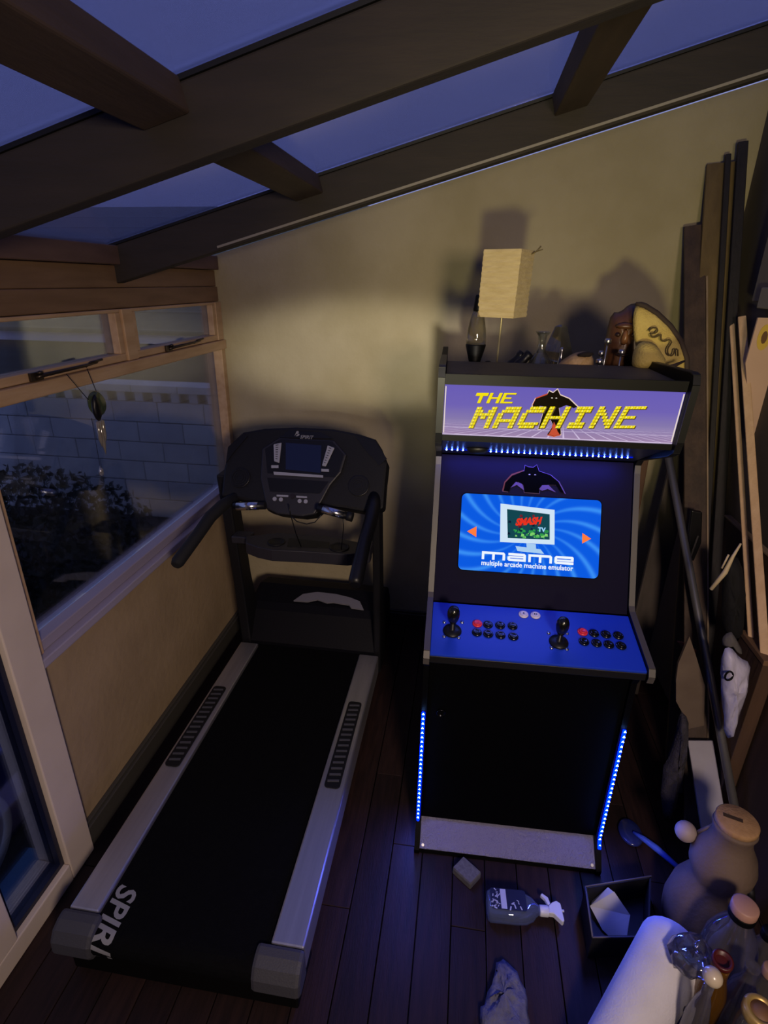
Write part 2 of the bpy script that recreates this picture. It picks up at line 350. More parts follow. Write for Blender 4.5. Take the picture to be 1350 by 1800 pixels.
TRAYSLOT = [(-0.7274, 2.1242), (-0.5408, 2.1135), (-0.531, 2.0573), (-0.7096, 2.0431)]
EMB = [(-0.099, 0.373), (-0.095, 0.4), (-0.074, 0.425), (-0.036, 0.442), (-0.034, 0.46), (-0.023, 0.455), (-0.008, 0.454), (0.003, 0.463), (0.011, 0.443), (0.047, 0.433), (0.074, 0.412), (0.095, 0.375), (0.081, 0.38), (0.067, 0.401), (0.04, 0.4), (0.017, 0.39), (0.015, 0.371), (-0.032, 0.372), (-0.037, 0.396), (-0.054, 0.405), (-0.077, 0.385), (-0.081, 0.371)]
EMBFLAME = [(-0.104, 0.373), (-0.098, 0.403), (-0.076, 0.43), (-0.035, 0.446), (-0.069, 0.418), (-0.086, 0.393), (-0.09, 0.372)]
EMBPAWS = [[(-0.077, 0.385), (-0.061, 0.405), (-0.041, 0.399), (-0.034, 0.379), (-0.047, 0.387), (-0.057, 0.395)], [(0.014, 0.385), (0.023, 0.398), (0.043, 0.4), (0.068, 0.377), (0.041, 0.387), (0.024, 0.38)]]
EMBEYES = [(-0.019, 0.431), (-0.001, 0.431)]
MEMB = [(-0.071, 0.097), (-0.065, 0.115), (-0.037, 0.127), (-0.034, 0.137), (-0.023, 0.132), (-0.013, 0.142), (-0.004, 0.127), (0.02, 0.118), (0.045, 0.097), (0.036, 0.093), (0.016, 0.101), (-0.002, 0.092), (0.005, 0.066), (0.014, 0.019), (-0.004, 0.013), (-0.022, 0.017), (-0.009, 0.042), (-0.021, 0.062), (-0.037, 0.047), (-0.04, 0.032), (-0.048, 0.031), (-0.043, 0.062), (-0.038, 0.094), (-0.052, 0.096), (-0.059, 0.08), (-0.068, 0.081)]
MFLAME = [(-0.022, 0.014), (-0.013, 0.036), (-0.011, 0.06), (0.0, 0.042), (0.005, 0.028), (0.014, 0.016), (-0.003, 0.01)]
MFLAME2 = [(-0.072, 0.097), (-0.065, 0.118), (-0.036, 0.131), (-0.036, 0.123), (-0.056, 0.11), (-0.061, 0.098)]
MEYES = [(-0.024, 0.119), (-0.013, 0.119)]
WBOARD = [(1.008, 1.8), (1.055, 1.8), (1.085, 1.801), (1.316, 0.937), (1.216, 0.928), (1.149, 1.152), (1.056, 1.469), (1.023, 1.586), (1.005, 1.642)]
WPIC = [(1.15, 1.152), (1.186, 1.141), (1.272, 1.1), (1.316, 0.937), (1.216, 0.928)]
WBAG = [(0.861, 0.836), (0.885, 0.851), (0.919, 0.809), (0.956, 0.795), (0.966, 0.731), (0.975, 0.596), (0.971, 0.479), (0.951, 0.49), (0.917, 0.614), (0.887, 0.708)]
BBAG = [(0.893, 1.051), (0.903, 1.07), (0.943, 1.068), (0.995, 0.915), (1.021, 0.769), (1.012, 0.742), (0.963, 0.769), (0.94, 0.826), (0.914, 0.95)]
CAPG = [(0.869, 0.852), (0.884, 0.881), (0.898, 0.88), (0.95, 0.801), (0.929, 0.802), (0.895, 0.843), (0.881, 0.823)]
TPANEL = [(0.845, 0.752), (0.832, 0.63), (0.839, 0.561), (0.859, 0.463), (0.916, 0.375), (1.003, 0.242), (0.942, 0.547), (0.882, 0.677)]
FUR = [(0.808, 0.553), (0.841, 0.517), (0.863, 0.435), (0.873, 0.341), (0.877, 0.219), (0.882, 0.075), (0.864, 0.08), (0.83, 0.179), (0.805, 0.253), (0.81, 0.308), (0.825, 0.443)]
BTOOL = [(0.875, 1.118), (0.913, 1.114), (0.937, 0.99), (0.926, 0.907), (0.911, 0.919), (0.883, 1.026)]
STRAP = [(0.879, 1.163), (0.867, 1.117), (0.857, 1.06), (0.829, 0.994)]
STRAP2 = [(0.853, 1.122), (0.844, 1.073)]
REDSTRIP = [(0.858, 0.656), (0.878, 0.655), (0.935, 0.625), (0.929, 0.588)]
CARV = [(0.434, 1.82), (0.462, 1.824), (0.48, 1.845), (0.51, 1.852), (0.52, 1.812), (0.512, 1.749), (0.526, 1.672), (0.514, 1.649), (0.445, 1.65), (0.428, 1.695), (0.428, 1.76)]
SQUIG = [(0.542, 1.771), (0.547, 1.78), (0.561, 1.783), (0.569, 1.774), (0.562, 1.765), (0.546, 1.765), (0.551, 1.756), (0.561, 1.753), (0.572, 1.759), (0.58, 1.765), (0.578, 1.747), (0.593, 1.741), (0.602, 1.751), (0.615, 1.742), (0.603, 1.726), (0.604, 1.708), (0.617, 1.7), (0.624, 1.708), (0.623, 1.724), (0.634, 1.721), (0.636, 1.702)]
BRIM = [(0.502, 1.849), (0.531, 1.841), (0.569, 1.82), (0.612, 1.785), (0.649, 1.742), (0.674, 1.692), (0.682, 1.641), (0.668, 1.634), (0.529, 1.662), (0.526, 1.701), (0.505, 1.764), (0.499, 1.813)]
CROWN = [(0.506, 1.672), (0.502, 1.709), (0.51, 1.74), (0.532, 1.752), (0.56, 1.744), (0.586, 1.718), (0.607, 1.688), (0.593, 1.668), (0.556, 1.67), (0.527, 1.663)]

# ------------------------------------------------------------------ treadmill
tm = thing('treadmill', (-.69, 1.6, 0), 'black treadmill with silver side rails standing along the window wall', 'treadmill')
M_BELT = mat('belt_rubber', '0b0b0e', 0.85, col2='08080b', scale=60, bump=.3, bscale=300, spec=.08)
M_RAIL = mat('silver_rail', 'c2c0c6', 0.38, metal=.85, col2='b4b2b8', scale=3, stretch=(20, 1, 1))
M_CAP = mat('grey_cap_plastic', '3e3e46', 0.6, bump=.15, bscale=200)
M_DKP = mat('charcoal_plastic', '131318', 0.55, bump=.12, bscale=220, spec=.3)
M_DKP2 = mat('charcoal_plastic_pod', '201f27', 0.5, bump=.12, bscale=220)
M_GREYK = mat('key_grey', '9a9cab', 0.4); M_WHITEPRINT = mat('pale_print', '8a8a90', 0.5)
M_CHROME = mat('chrome_sensor', 'd8d8de', 0.22, metal=1.0)
fb = MB(); fb.box(-1.03, -.345, 1.0, 2.62, .045, .118, .006); fb.box(-1.03, -.345, .855, 1.0, .012, .098, .006)  # black rear box added for the shadow below the belt end
for xx in (-.98, -.40):
    for yy in (1.06, 2.55): fb.lathe([(.03, 0), (.032, .01), (.026, .045)], (xx, yy, .001), 14)
fb.build('base_frame', M_BLACK, tm)
prof = [(2.26, .188), (.875, .188)] + [(.875 - .042*math.sin(t*math.pi/10), .146 + .042*math.cos(t*math.pi/10)) for t in range(1, 10)] + [(.875, .104), (2.26, .150)]
belt = MB().prism(prof, -.950, -.432, YZ()).build('belt', M_BELT, tm)
# word along the left side of the belt, read towards the viewer, wrapping over the roller
tl = MB()
tb = text_mb('SPIRIT', .092, lambda u, v, d: Vector((u, v, d)), 0, shear=.25, bold=.0022, sx=.95, align='LEFT')
def on_belt(u, v):
    y = 1.00 - u; xx = -.912 + v
    if y > .875: return Vector((xx, y, .1892))
    t = (.875-y)/.042; return Vector((xx, .875 - .0432*math.sin(t), .146 + .0432*math.cos(t)))
import itertools
bmt = bmesh.new(); vv = [bmt.verts.new((v.x, v.y, 0)) for v in tb.v]
for f in tb.f:
    try: bmt.faces.new([vv[i] for i in f])
    except ValueError: pass
bmesh.ops.triangulate(bmt, faces=bmt.faces[:])
bmesh.ops.subdivide_edges(bmt, edges=[e for e in bmt.edges if e.calc_length() > .012], cuts=3, use_grid_fill=True)
bmesh.ops.triangulate(bmt, faces=bmt.faces[:])
bmt.verts.index_update()
tl.add([on_belt(v.co.x, v.co.y) for v in bmt.verts if True], [[v.index for v in f.verts] for f in bmt.faces if all(w.co.x < .255 for w in f.verts)]); bmt.free()
tl.build('lettering', M_WHITEPRINT, belt)
for sgn, x0, x1, pad in ((-1, -1.043, -.951, -1.002), (1, -.431, -.335, -.383)):
    rl = MB().box(x0, x1, .905, 2.215, .10, .203, .006).build('side_rail', M_RAIL, tm)
    pr = rrect(pad-.029, pad+.029, 1.425, 1.875, .014, 4)
    gp = MB().prism(pr, .2032, .207, XY()).build('foot_grip', M_RUBBER, rl)
    rb = MB()
    for k in range(15):
        yy = 1.452 + k*.0283; rb.bar((pad-.021, yy, .2085), (pad+.021, yy+.006, .2085), .008, (0, 1, 0), .003)
    o_ = rb.build('grip_ribs', mat('grip_rib_rubber', '4a4a52', .6), rl)
    cp = [(.904, .207), (.872, .204), (.846, .193), (.828, .166), (.824, .128), (.834, .104), (.904, .104)]
    xa, xb = (x0-.016, x1+.018) if sgn < 0 else (x0-.036, x1+.006)
    MB().prism(cp, xa, xb, YZ()).build('end_cap', M_CAP, tm, bevel=.012)
# motor hood with its silver badge
hp = [(2.232, .06), (2.232, .205), (2.262, .25), (2.325, .335), (2.36, .362), (2.50, .39), (2.62, .36), (2.69, .26), (2.70, .06)]
hd = MB().prism(hp, -1.035, -.343, YZ()).build('motor_hood', mat('hood_plastic', '0c0c14', .6, bump=.1, bscale=150, spec=.15), tm, bevel=.015)
bf = plane_frame((-.60, 2.365, .3655), (1, 0, 0), (0, .14, .028))
bd = [(-.205, .005), (-.17, .06), (-.10, .085), (0, .082), (.08, .066), (.135, .044), (.165, -.012), (.10, -.008), (.085, .012), (.0, .02), (-.03, .012), (-.055, .02), (-.085, .03), (-.13, .008)]
MB().prism(bd, .002, .010, bf).build('badge', mat('badge_silver', '8c8a96', .4, metal=.3), hd)
# uprights
for x0, x1 in ((-1.045, -.995), (-.363, -.328)):
    pp = [(2.24, .08), (2.42, .08), (2.31, .55), (2.235, 1.12), (2.14, 1.12), (2.20, .55)]
    MB().prism(pp, x0, x1, YZ()).build('upright', M_DKP, tm, bevel=.008)
# console
CA = Vector((0, 2.02, 1.02)); cf = plane_frame(CA, (1, 0, 0), (0, .20, .31))
cons = MB(); cons.prism(CONSOLE, -.085, 0, cf); cons = cons.build('console', M_DKP, tm, bevel=.012)
MB().prism(POD, .0005, .016, cf).build('pod', M_DKP2, cons, bevel=.006)
def inset(p, s):
    cu = sum(a for a, b in p)/len(p); cv = sum(b for a, b in p)/len(p); return [(cu+(a-cu)*s, cv+(b-cv)*s) for a, b in p]
up = [POD[0], POD[1], POD[2], POD[3], POD[4], (-.495, .150), (-.805, .150)]
MB().prism(inset(up, .93), .0162, .0175, cf).build('display_surround', M_BLACKP, cons)
MB().prism(CSCREEN, .018, .0195, cf).build('screen', mat('dark_screen', '10142a', .08, spec=.8), cons)
for K in (KEYL, KEYR):
    MB().prism(K, .018, .024, cf).build('key_column', M_GREYK, cons, bevel=.003)
    mk = MB()
    for i in range(7):
        t = (i+.8)/8.2
        a0 = [K[0][j]+(K[3][j]-K[0][j])*t for j in (0, 1)]; a1 = [K[1][j]+(K[2][j]-K[1][j])*t for j in (0, 1)]
        a0, a1 = [a0[j]*.7+a1[j]*.3 for j in (0, 1)], [a0[j]*.35+a1[j]*.65 for j in (0, 1)]
        mk.prism([(a0[0], a0[1]-.0015), (a1[0], a1[1]-.0015), (a1[0], a1[1]+.0015), (a0[0], a0[1]+.0015)], .0242, .0248, cf)
    mk.build('key_marks', M_DKP2, cons)
MB().prism(KEYROW, .018, .022, cf).build('key_row', M_GREYK, cons)
for P in PILLS: MB().prism(P, .018, .022, cf).build('key', M_GREYK, cons)
for u, v in DOTS[:4]:
    mb = MB(); disc(mb, cf, u, v, .0085, .016, .021); mb.build('round_key', M_GREYK, cons)
mb = MB(); disc(mb, cf, *DOTS[4], .010, .016, .021); mb.build('stop_key', mat('stop_key_dark', '20181c', .4), cons)
MB().prism(SLOT, .0162, .0172, cf).build('media_slot', M_BLACKP, cons)
for u, v in SPEAKERS:
    mb = MB(); disc(mb, cf, u, v, .044, .0005, .006, 22); sp = mb.build('loudspeaker', M_BLACKP, cons, bevel=.002)
    rg = MB()
    for r_ in (.012, .022, .032):
        n_ = 20
        for k in range(n_):
            a, b = 2*math.pi*k/n_, 2*math.pi*(k+1)/n_
            rg.prism([(u+r_*math.cos(a), v+r_*math.sin(a)), (u+(r_+.004)*math.cos(a), v+(r_+.004)*math.sin(a)), (u+(r_+.004)*math.cos(b), v+(r_+.004)*math.sin(b)), (u+r_*math.cos(b), v+r_*math.sin(b))], .0062, .0075, cf)
    rg.build('grille_rings', M_DKP, cons)
for pts in ([(-.985, .262), (-.93, .325), (-.905, .315), (-.96, .235), (-.984, .19)], [(-.30, .25), (-.335, .295), (-.36, .325), (-.44, .338), (-.40, .29), (-.33, .22)]):
    MB().prism(pts, .0005, .004, cf).build('side_panel', M_BLACKP, cons)
MB().prism(LOGOPANEL, .0005, .004, cf).build('logo_panel', M_BLACKP, cons)
lg = text_mb('SPIRIT', .021, lambda u, v, d: cf(u-.648, v+.3235, d), .0043, shear=.2, bold=.0004)
lg.prism([(-.700, .326), (-.694, .347), (-.686, .349), (-.683, .343), (-.688, .336), (-.694, .335)], .0041, .0046, cf)
lg.prism([(-.695, .326), (-.684, .338), (-.679, .336), (-.680, .330), (-.689, .325)], .0041, .0046, cf)
lg.build('lettering', M_WHITEPRINT, cons)
for p0, p1, c0, c1_, capend in (((-.905, 1.985, 1.045), (-.770, 1.985, 1.058), .10, .78, None), ((-.545, 1.96, 1.075), (-.405, 1.945, 1.052), .15, .78, 1)):
    a, b = Vector(p0), Vector(p1)
    gb = MB().tube([a, b], .0155, 14).build('grip_bar', M_BLACKP, tm)
    MB().tube([a.lerp(b, c0), a.lerp(b, c1_)], .0172, 14).build('pulse_sensor', M_CHROME, gb)
    if capend: MB().tube([a.lerp(b, .86), a.lerp(b, 1.02)], .019, 14).build('grip_cap', M_RUBBER, gb)
MB().tube([(-.93, 2.06, 1.055), (-.955, 1.985, 1.045), (-.98, 1.92, 1.02), (-1.00, 1.84, .975), (-1.03, 1.72, .915), (-1.032, 1.705, .908)], [.022, .025, .025, .024, .025, .018], 14).build('handrail', mat('foam_grip', '0d0d10', .8), tm)
MB().tube([(-.345, 2.12, 1.10), (-.332, 2.02, 1.07), (-.332, 1.94, 1.035), (-.340, 1.86, .99), (-.345, 1.71, .905), (-.345, 1.695, .897)], [.024, .028, .027, .026, .027, .019], 14).build('handrail', M_BLACKP, tm)
# accessory tray
tf = XY()
tray = MB().prism(TRAY, .795, .85, tf)
tray.box(-1.0, -.915, 2.13, 2.20, .80, .835, .005); tray.box(-.40, -.355, 2.10, 2.22, .80, .845, .005)
tray = tray.build('tray', mat('tray_plastic', '24232c', .5, bump=.1, bscale=200), tm, bevel=.008)
for (u, v), r_ in zip(CUPS, (.033, .037)):
    mb = MB(); mb.lathe([(r_+.006, .8505), (r_+.006, .8545), (r_, .8545), (r_-.003, .8512), (0, .8508)], (u, v, 0), 22); mb.build('cup_holder', M_RUBBER, tray)
MB().prism(TRAYSLOT, .8505, .8525, tf).build('tray_recess', M_RUBBER, tray)
cd = MB(); cd.tube([(-.672, 1.985, 1.07), (-.667, 1.985, 1.03), (-.661, 1.99, .99), (-.656, 2.01, .93), (-.650, 2.05, .853)], .0022, 6)
cd.tube([(-.664, 1.985, 1.02), (-.64, 1.98, 1.0), (-.60, 1.98, .992), (-.565, 1.98, 1.003), (-.535, 1.97, 1.04)], .0022, 6)
cd.tube([(-.443, 1.955, 1.035), (-.445, 1.97, .99), (-.455, 2.0, .95), (-.475, 2.05, .853)], .002, 6)
cd.build('safety_cord', M_BLACKP, tm)

# ------------------------------------------------------------------ arcade cabinet (local frame: x across, y into the room's depth, z up)
ac = thing('arcade_cabinet', (.254, 1.385, 0), 'black upright arcade cabinet with lit purple marquee and blue light strips', 'arcade cabinet', rotz=math.radians(1.7), world_frame=False)
HW = .325; TH = .018
M_CAB = mat('black_cabinet_laminate', '040405', 0.5, spec=.10, bump=.05, bscale=120)
M_TMOLD = mat('grey_edge_molding', '4a4642', .45); M_TMOLDB = mat('black_edge_molding', '0c0c0e', .4)
sprof = [(.0, .0), (-.004, .022), (.052, .10), (.060, .12), (.060, .78), (.04, .82), (-.034, .862), (-.040, .885), (-.030, .905), (.19, .952), (.205, .965), (.385, 1.345), (.392, 1.372), (.375, 1.395), (.16, 1.472), (.128, 1.49), (.118, 1.52), (.100, 1.672), (.108, 1.694), (.13, 1.698), (.47, 1.684), (.74, 1.684), (.74, 0)]
def edge_strip(prof, x0, x1, t):
    mb = MB(); n = len(prof)
    for (y0, z0), (y1, z1) in zip(prof[:-1], prof[1:]):
        L_ = math.hypot(y1-y0, z1-z0); ny, nz_ = -(z1-z0)/L_, (y1-y0)/L_
        mb.add([(x, y+ny*d, z+nz_*d) for x in (x0, x1) for (y, z) in ((y0, z0), (y1, z1)) for d in (0, t)], [(0, 1, 3, 2), (4, 6, 7, 5), (0, 4, 5, 1), (2, 3, 7, 6), (1, 5, 7, 3), (0, 2, 6, 4)])
    return mb
# glowing strips: emissive tube added as the blue halo, and a row of small bright diodes
M_HALO = emit('blue_led_halo', (0.0, 0.0065, 0.80), 11.0); M_LED = emit('blue_white_diode', (0.25, 0.62, 1.0), 40.0)
def strip_light(name, loc, target, sx, sy, power, parent):
    d = bpy.data.lights.new(name, 'AREA'); d.energy = power; d.color = (.10, .13, 1.0); d.shape = 'RECTANGLE'; d.size = sx; d.size_y = sy
    o = bpy.data.objects.new(name, d); COL.objects.link(o); o.parent = parent; o.location = loc
    o.rotation_euler = (Vector(target)-Vector(loc)).to_track_quat('-Z', 'Y').to_euler(); return o
for s in (-1, 1):
    x0, x1 = (-HW, -HW+TH) if s < 0 else (HW-TH, HW)
    sd = MB().prism(sprof, x0, x1, YZ()).build('side_panel', M_CAB, ac)
    edge_strip(sprof[6:13], x0, x1, .003).build('edge_molding', M_TMOLD, sd); edge_strip(sprof[12:21], x0, x1, .003).build('edge_molding', M_TMOLDB, sd)
    xm = (x0+x1)/2 + (.002*s)
    path = [(.0585, .60), (.0585, .115), (.049, .095), (.040, .082)] if s > 0 else [(.0585, .595), (.0585, .10)]
    sl = MB(); dd = MB(); pts = []
    for (a, b) in zip(path[:-1], path[1:]):
        L_ = math.hypot(b[0]-a[0], b[1]-a[1]); n_ = max(1, round(L_/.0200))
        for k in range(n_): pts.append((a[0]+(b[0]-a[0])*k/n_, a[1]+(b[1]-a[1])*k/n_))
    sl.tube([(xm, y-.003, z) for y, z in path], .0058, 8)
    strip = sl.build('led_strip', M_HALO, sd)
    for y, z in pts:
        dd.add([(xm-.0040, y-.0095, z-.0030), (xm+.0040, y-.0095, z-.0030), (xm, y-.0095, z+.0048), (xm, y-.006, z)], [(0, 1, 2), (0, 3, 1), (1, 3, 2), (2, 3, 0)])
    o_ = dd.build('led_diodes', M_LED, sd); o_['kind'] = 'stuff'
    strip_light('led_strip_light', (xm, .047, .35), (xm*.6, -1, -.15), .009, .48, 2.6, sd)
IX = HW-TH-.0005
def panel(name, A, B, th, material, x0=-IX, x1=IX, parent=ac):
    a = Vector((0, A[0], A[1])); v = Vector((0, B[0]-A[0], B[1]-A[1])); fr = plane_frame(a, (1, 0, 0), v); L_ = v.length
    return MB().prism([(x0, 0), (x1, 0), (x1, L_), (x0, L_)], -th, 0, fr).build(name, material, parent, bevel=.0015), fr, L_
# toe plate, front door, control box
tp, tfr, tL = panel('toe_plate', (.002, .024), (.107, .108), .004, mat('hammered_plate', '77748a', .38, metal=.5, bump=.55, bscale=170))
for u, v in ((-.295, .012), (.295, .012), (-.295, .125), (.295, .125)):
    mb = MB(); disc(mb, tfr, u, v, .005, .0003, .003, 10); mb.build('screw', M_STEEL, tp)
MB().box(-IX, IX, .004, .03, .0, .020).build('toe_board', M_BLACK, ac)
fd, ffr, fL = panel('front_panel', (.072, .10), (.072, .80), .012, mat('black_front_panel', '030304', .6, spec=.05))
kb = MB(); kb.lathe([(.016, 0), (.016, .004), (.012, .007), (.011, .003), (0, .003)], (-.26, .0715, .588), 18, axis=(0, -1, 0)); kb.build('lock_ring', mat('dark_lock', '15151a', .25, metal=.8), fd)
ub, _, _ = panel('control_box_bottom', (.072, .80), (-.026, .862), .012, M_CAB)
fr_, _, _ = panel('control_box_front', (-.028, .862), (-.028, .886), .012, mat('panel_edge_black', '111114', .4))
M_BLUEP = mat('blue_panel_vinyl', '1a3cc0', .36, spec=.5)
cp_, cfr, cL = panel('control_panel', (-.028, .893), (.19, .937), .014, M_BLUEP)
M_BALL = mat('black_joystick', '0c0c0e', .22, spec=.7); M_BTN = mat('black_button', '0a0a0d', .2, spec=.7); M_RED = mat('red_button', 'e03040', .3, spec=.6); M_WBTN = mat('white_button', 'd6cfe0', .35)
def joystick(u, v):
    c = cfr(u, v, 0); nrm = (cfr(u, v, 1)-c).normalized()
    jb = MB().lathe([(0, .0), (.029, .0012), (.027, .006), (.012, .010), (.006, .011), (.0055, .035)], c, 20, axis=nrm).build('joystick', M_BLACKP, ac)
    MB().lathe([(.006, .034), (.011, .040), (.0165, .052), (.019, .068), (.0185, .082), (.014, .094), (.006, .099), (0, .1)], c, 18, axis=nrm).build('bat_knob', M_BALL, jb)
    for du, dv in ((-.025, .035), (.030, .040), (-.024, -.025), (.020, -.025)):
        MB().lathe([(.0058, .0003), (.0055, .0025), (.003, .004), (0, .0044)], cfr(u+du, v+dv, 0), 10, axis=nrm).build('screw', M_STEEL, jb)
def button(u, v, mt, r=.0155, plunge=.009, print_=None):
    c = cfr(u, v, 0); nrm = (cfr(u, v, 1)-c).normalized()
    b = MB().lathe([(r, .0003), (r, .003), (r-.002, .0055), (r-.0045, .0055), (r-.0048, .002), (0, .002)], c, 20, axis=nrm).build('push_button', mt, ac)
    MB().lathe([(r-.0050, .002), (r-.0050, plunge-.0008), (r-.0062, plunge), (r-.009, plunge-.0012), (0, plunge-.0018)], c, 18, axis=nrm).build('plunger', mt, b)
    if print_:
        for k_, (du, dv, rr) in enumerate(print_):
            mb = MB(); disc(mb, cfr, u+du, v+dv, rr, plunge-.0017, plunge-.0012, 8); mb.build('player_mark', M_BLACKP, b)
joystick(-.243, .098); joystick(.074, .086)
for row in ([(-.166, .137), (-.133, .136), (-.096, .137), (-.058, .138)], [(.152, .136), (.185, .134), (.220, .133), (.256, .132)]):
    for k, (u, v) in enumerate(row): button(u, v, M_RED if k == 0 else M_BTN)
for row in ([(-.168, .099), (-.134, .097), (-.097, .096), (-.059, .094)], [(.149, .096), (.185, .094), (.220, .092), (.255, .091)]):
    for u, v in row: button(u, v, M_BTN)
button(-.020, .193, M_WBTN, .0155, .008, [(0, .001, .003)]); button(.017, .193, M_WBTN, .0155, .008, [(-.003, .001, .0026), (.003, .001, .0026)])

# bezel, printed emblem, screen
bz, bfr, bL = panel('bezel', (.20, .935), (.405, 1.375), .010, mat('black_bezel', '141126', .65, spec=.05))
def flat(name, polys, fr, d, material, parent, th=.0004):
    mb = MB()
    for p in polys: mb.prism(p, d, d+th, fr)
    return mb.build(name, material, parent)
M_EMB = mat('emblem_black', '020203', .8, spec=.03); M_EMBL = mat('emblem_outline', '5e4a78', .7, spec=.1); M_EMBF = mat('emblem_flame', '6e3c34', .7, spec=.1)
flat('emblem', [inset(EMB, 1.045)], bfr, .0006, M_EMBL, bz); flat('emblem_flame', [EMBFLAME], bfr, .0011, M_EMBF, bz)
flat('emblem', [EMB], bfr, .0016, M_EMB, bz); flat('emblem_claws', EMBPAWS, bfr, .0021, M_EMBL, bz)
flat('emblem_eyes', [[(u-.004, v), (u, v+.0015), (u+.004, v), (u, v-.0015)] for u, v in EMBEYES], bfr, .0021, mat('pale_eye', 'b0a8c0', .5), bz)

SU0, SU1, SV0, SV1 = -.2325, .2115, .108, .3585
scrm = bpy.data.materials.new('lit_screen'); scrm.use_nodes = True; nt = scrm.node_tree; nt.nodes.clear()
def N(t, **kw):
    n = nt.nodes.new(t)
    for k, v in kw.items(): setattr(n, k, v)
    return n
def math_(op, a, b=None):
    n = N('ShaderNodeMath', operation=op)
    for i, x in enumerate((a, b)):
        if x is None: continue
        if isinstance(x, (int, float)): n.inputs[i].default_value = x
        else: nt.links.new(x, n.inputs[i])
    return n.outputs[0]
uv = N('ShaderNodeUVMap'); sp = N('ShaderNodeSeparateXYZ'); nt.links.new(uv.outputs[0], sp.inputs[0])
X = math_('SUBTRACT', sp.outputs[0], .0); Y = math_('SUBTRACT', sp.outputs[1], .0)
r2 = math_('SQRT', math_('ADD', math_('MULTIPLY', X, X), math_('MULTIPLY', Y, Y)))
ang = math_('ARCTAN2', Y, X)
ph = math_('ADD', math_('MULTIPLY', ang, 22.0), math_('MULTIPLY', r2, 55.0))
ray_ = math_('POWER', math_('MULTIPLY', math_('ADD', math_('SINE', ph), 1.0), .5), 5.0)
ramp = N('ShaderNodeValToRGB'); ramp.color_ramp.elements[0].color = lin('0b58dc'); ramp.color_ramp.elements[1].color = lin('3f97f5')
fac = math_('MULTIPLY', ray_, math_('MINIMUM', math_('MULTIPLY', r2, 4.0), .75)); nt.links.new(fac, ramp.inputs[0])
em = N('ShaderNodeEmission'); em.inputs[1].default_value = 1.05; nt.links.new(ramp.outputs[0], em.inputs[0])
ou = N('ShaderNodeOutputMaterial'); nt.links.new(em.outputs[0], ou.inputs[0])
screen = MB().prism(rrect(SU0, SU1, SV0, SV1, .016, 6), .0026, .004, bfr).build('screen', scrm, ac)
uvl = screen.data.uv_layers.new(name='UVMap'); a0 = bfr(0, 0, 0); uV = (bfr(0, 1, 0)-a0).normalized()
for lp in screen.data.loops:
    co = screen.data.vertices[lp.vertex_index].co - a0; uvl.data[lp.index].uv = (co.x+.015, co.dot(uV)-.245)
rim = MB(); rim.prism(rrect(SU0-.003, SU1+.003, SV0-.003, SV1+.003, .018, 6), .0022, .0025, bfr); rim.build('screen_rim', mat('screen_rim_dark', '0c0c14', .8, spec=.05), screen)
E_ = lambda n, c, s=1.0: emit(n, c, s)
D0 = .0043
flat('picture_monitor', [[(-.107, .331), (.066, .320), (.071, .208), (-.102, .206)]], bfr, D0, E_('lit_white', 'cfe4f5', 1.0), screen)
flat('picture_monitor_stand', [[(-.052, .196), (.028, .190), (.040, .176), (-.045, .180)], [(-.018, .207), (.012, .206), (.014, .19), (-.016, .19)]], bfr, D0, E_('lit_pale', 'a8cdf0', 1.0), screen)
flat('picture', [[(-.085, .314), (.051, .305), (.055, .223), (-.078, .220)]], bfr, D0+.0006, E_('lit_teal', '14454f', 1.0), screen)
rp = random.Random(3)
for nm, col, n_, box in (('picture_patches_green', '2f9a4a', 26, (-.060, .050, .224, .252)), ('picture_patches_lime', '7fd06a', 14, (-.055, .045, .224, .248)), ('picture_patches_dark', '0c1d33', 12, (-.078, .048, .23, .305)), ('picture_patches_red', '7a1f2a', 10, (-.055, .03, .26, .302))):
    pl = []
    for k in range(n_):
        u, v = rp.uniform(box[0], box[1]), rp.uniform(box[2], box[3]); w = rp.uniform(.002, .006)
        pl.append([(u-w, v-w*.6), (u+w, v-w*.6), (u+w*.7, v+w*.7), (u-w*.6, v+w)])
    o_ = flat(nm, pl, bfr, D0+.0012, E_('lit_'+nm, col, 1.0), screen); o_['kind'] = 'stuff'
sm_ = text_mb('SMASH', .030, lambda u, v, d: bfr(-.016+u, .277+v+u*.12, d), D0+.0019, shear=.25, bold=.0018, sx=.86)
sm_.build('lettering', E_('lit_red', 'e8321e', 1.0), screen)
text_mb('TV', .019, lambda u, v, d: bfr(.028+u, .253+v, d), D0+.0019, bold=.0009).build('lettering', E_('lit_cyan', '9fd8ff', 1.0), screen)
flat('arrow', [[(-.210, .234), (-.180, .252), (-.179, .217)]], bfr, D0, E_('lit_orange', 'ff7a3c', 1.05), screen)
flat('arrow', [[(.184, .234), (.156, .251), (.157, .217)]], bfr, D0, E_('lit_orange', 'ff7a3c', 1.05), screen)
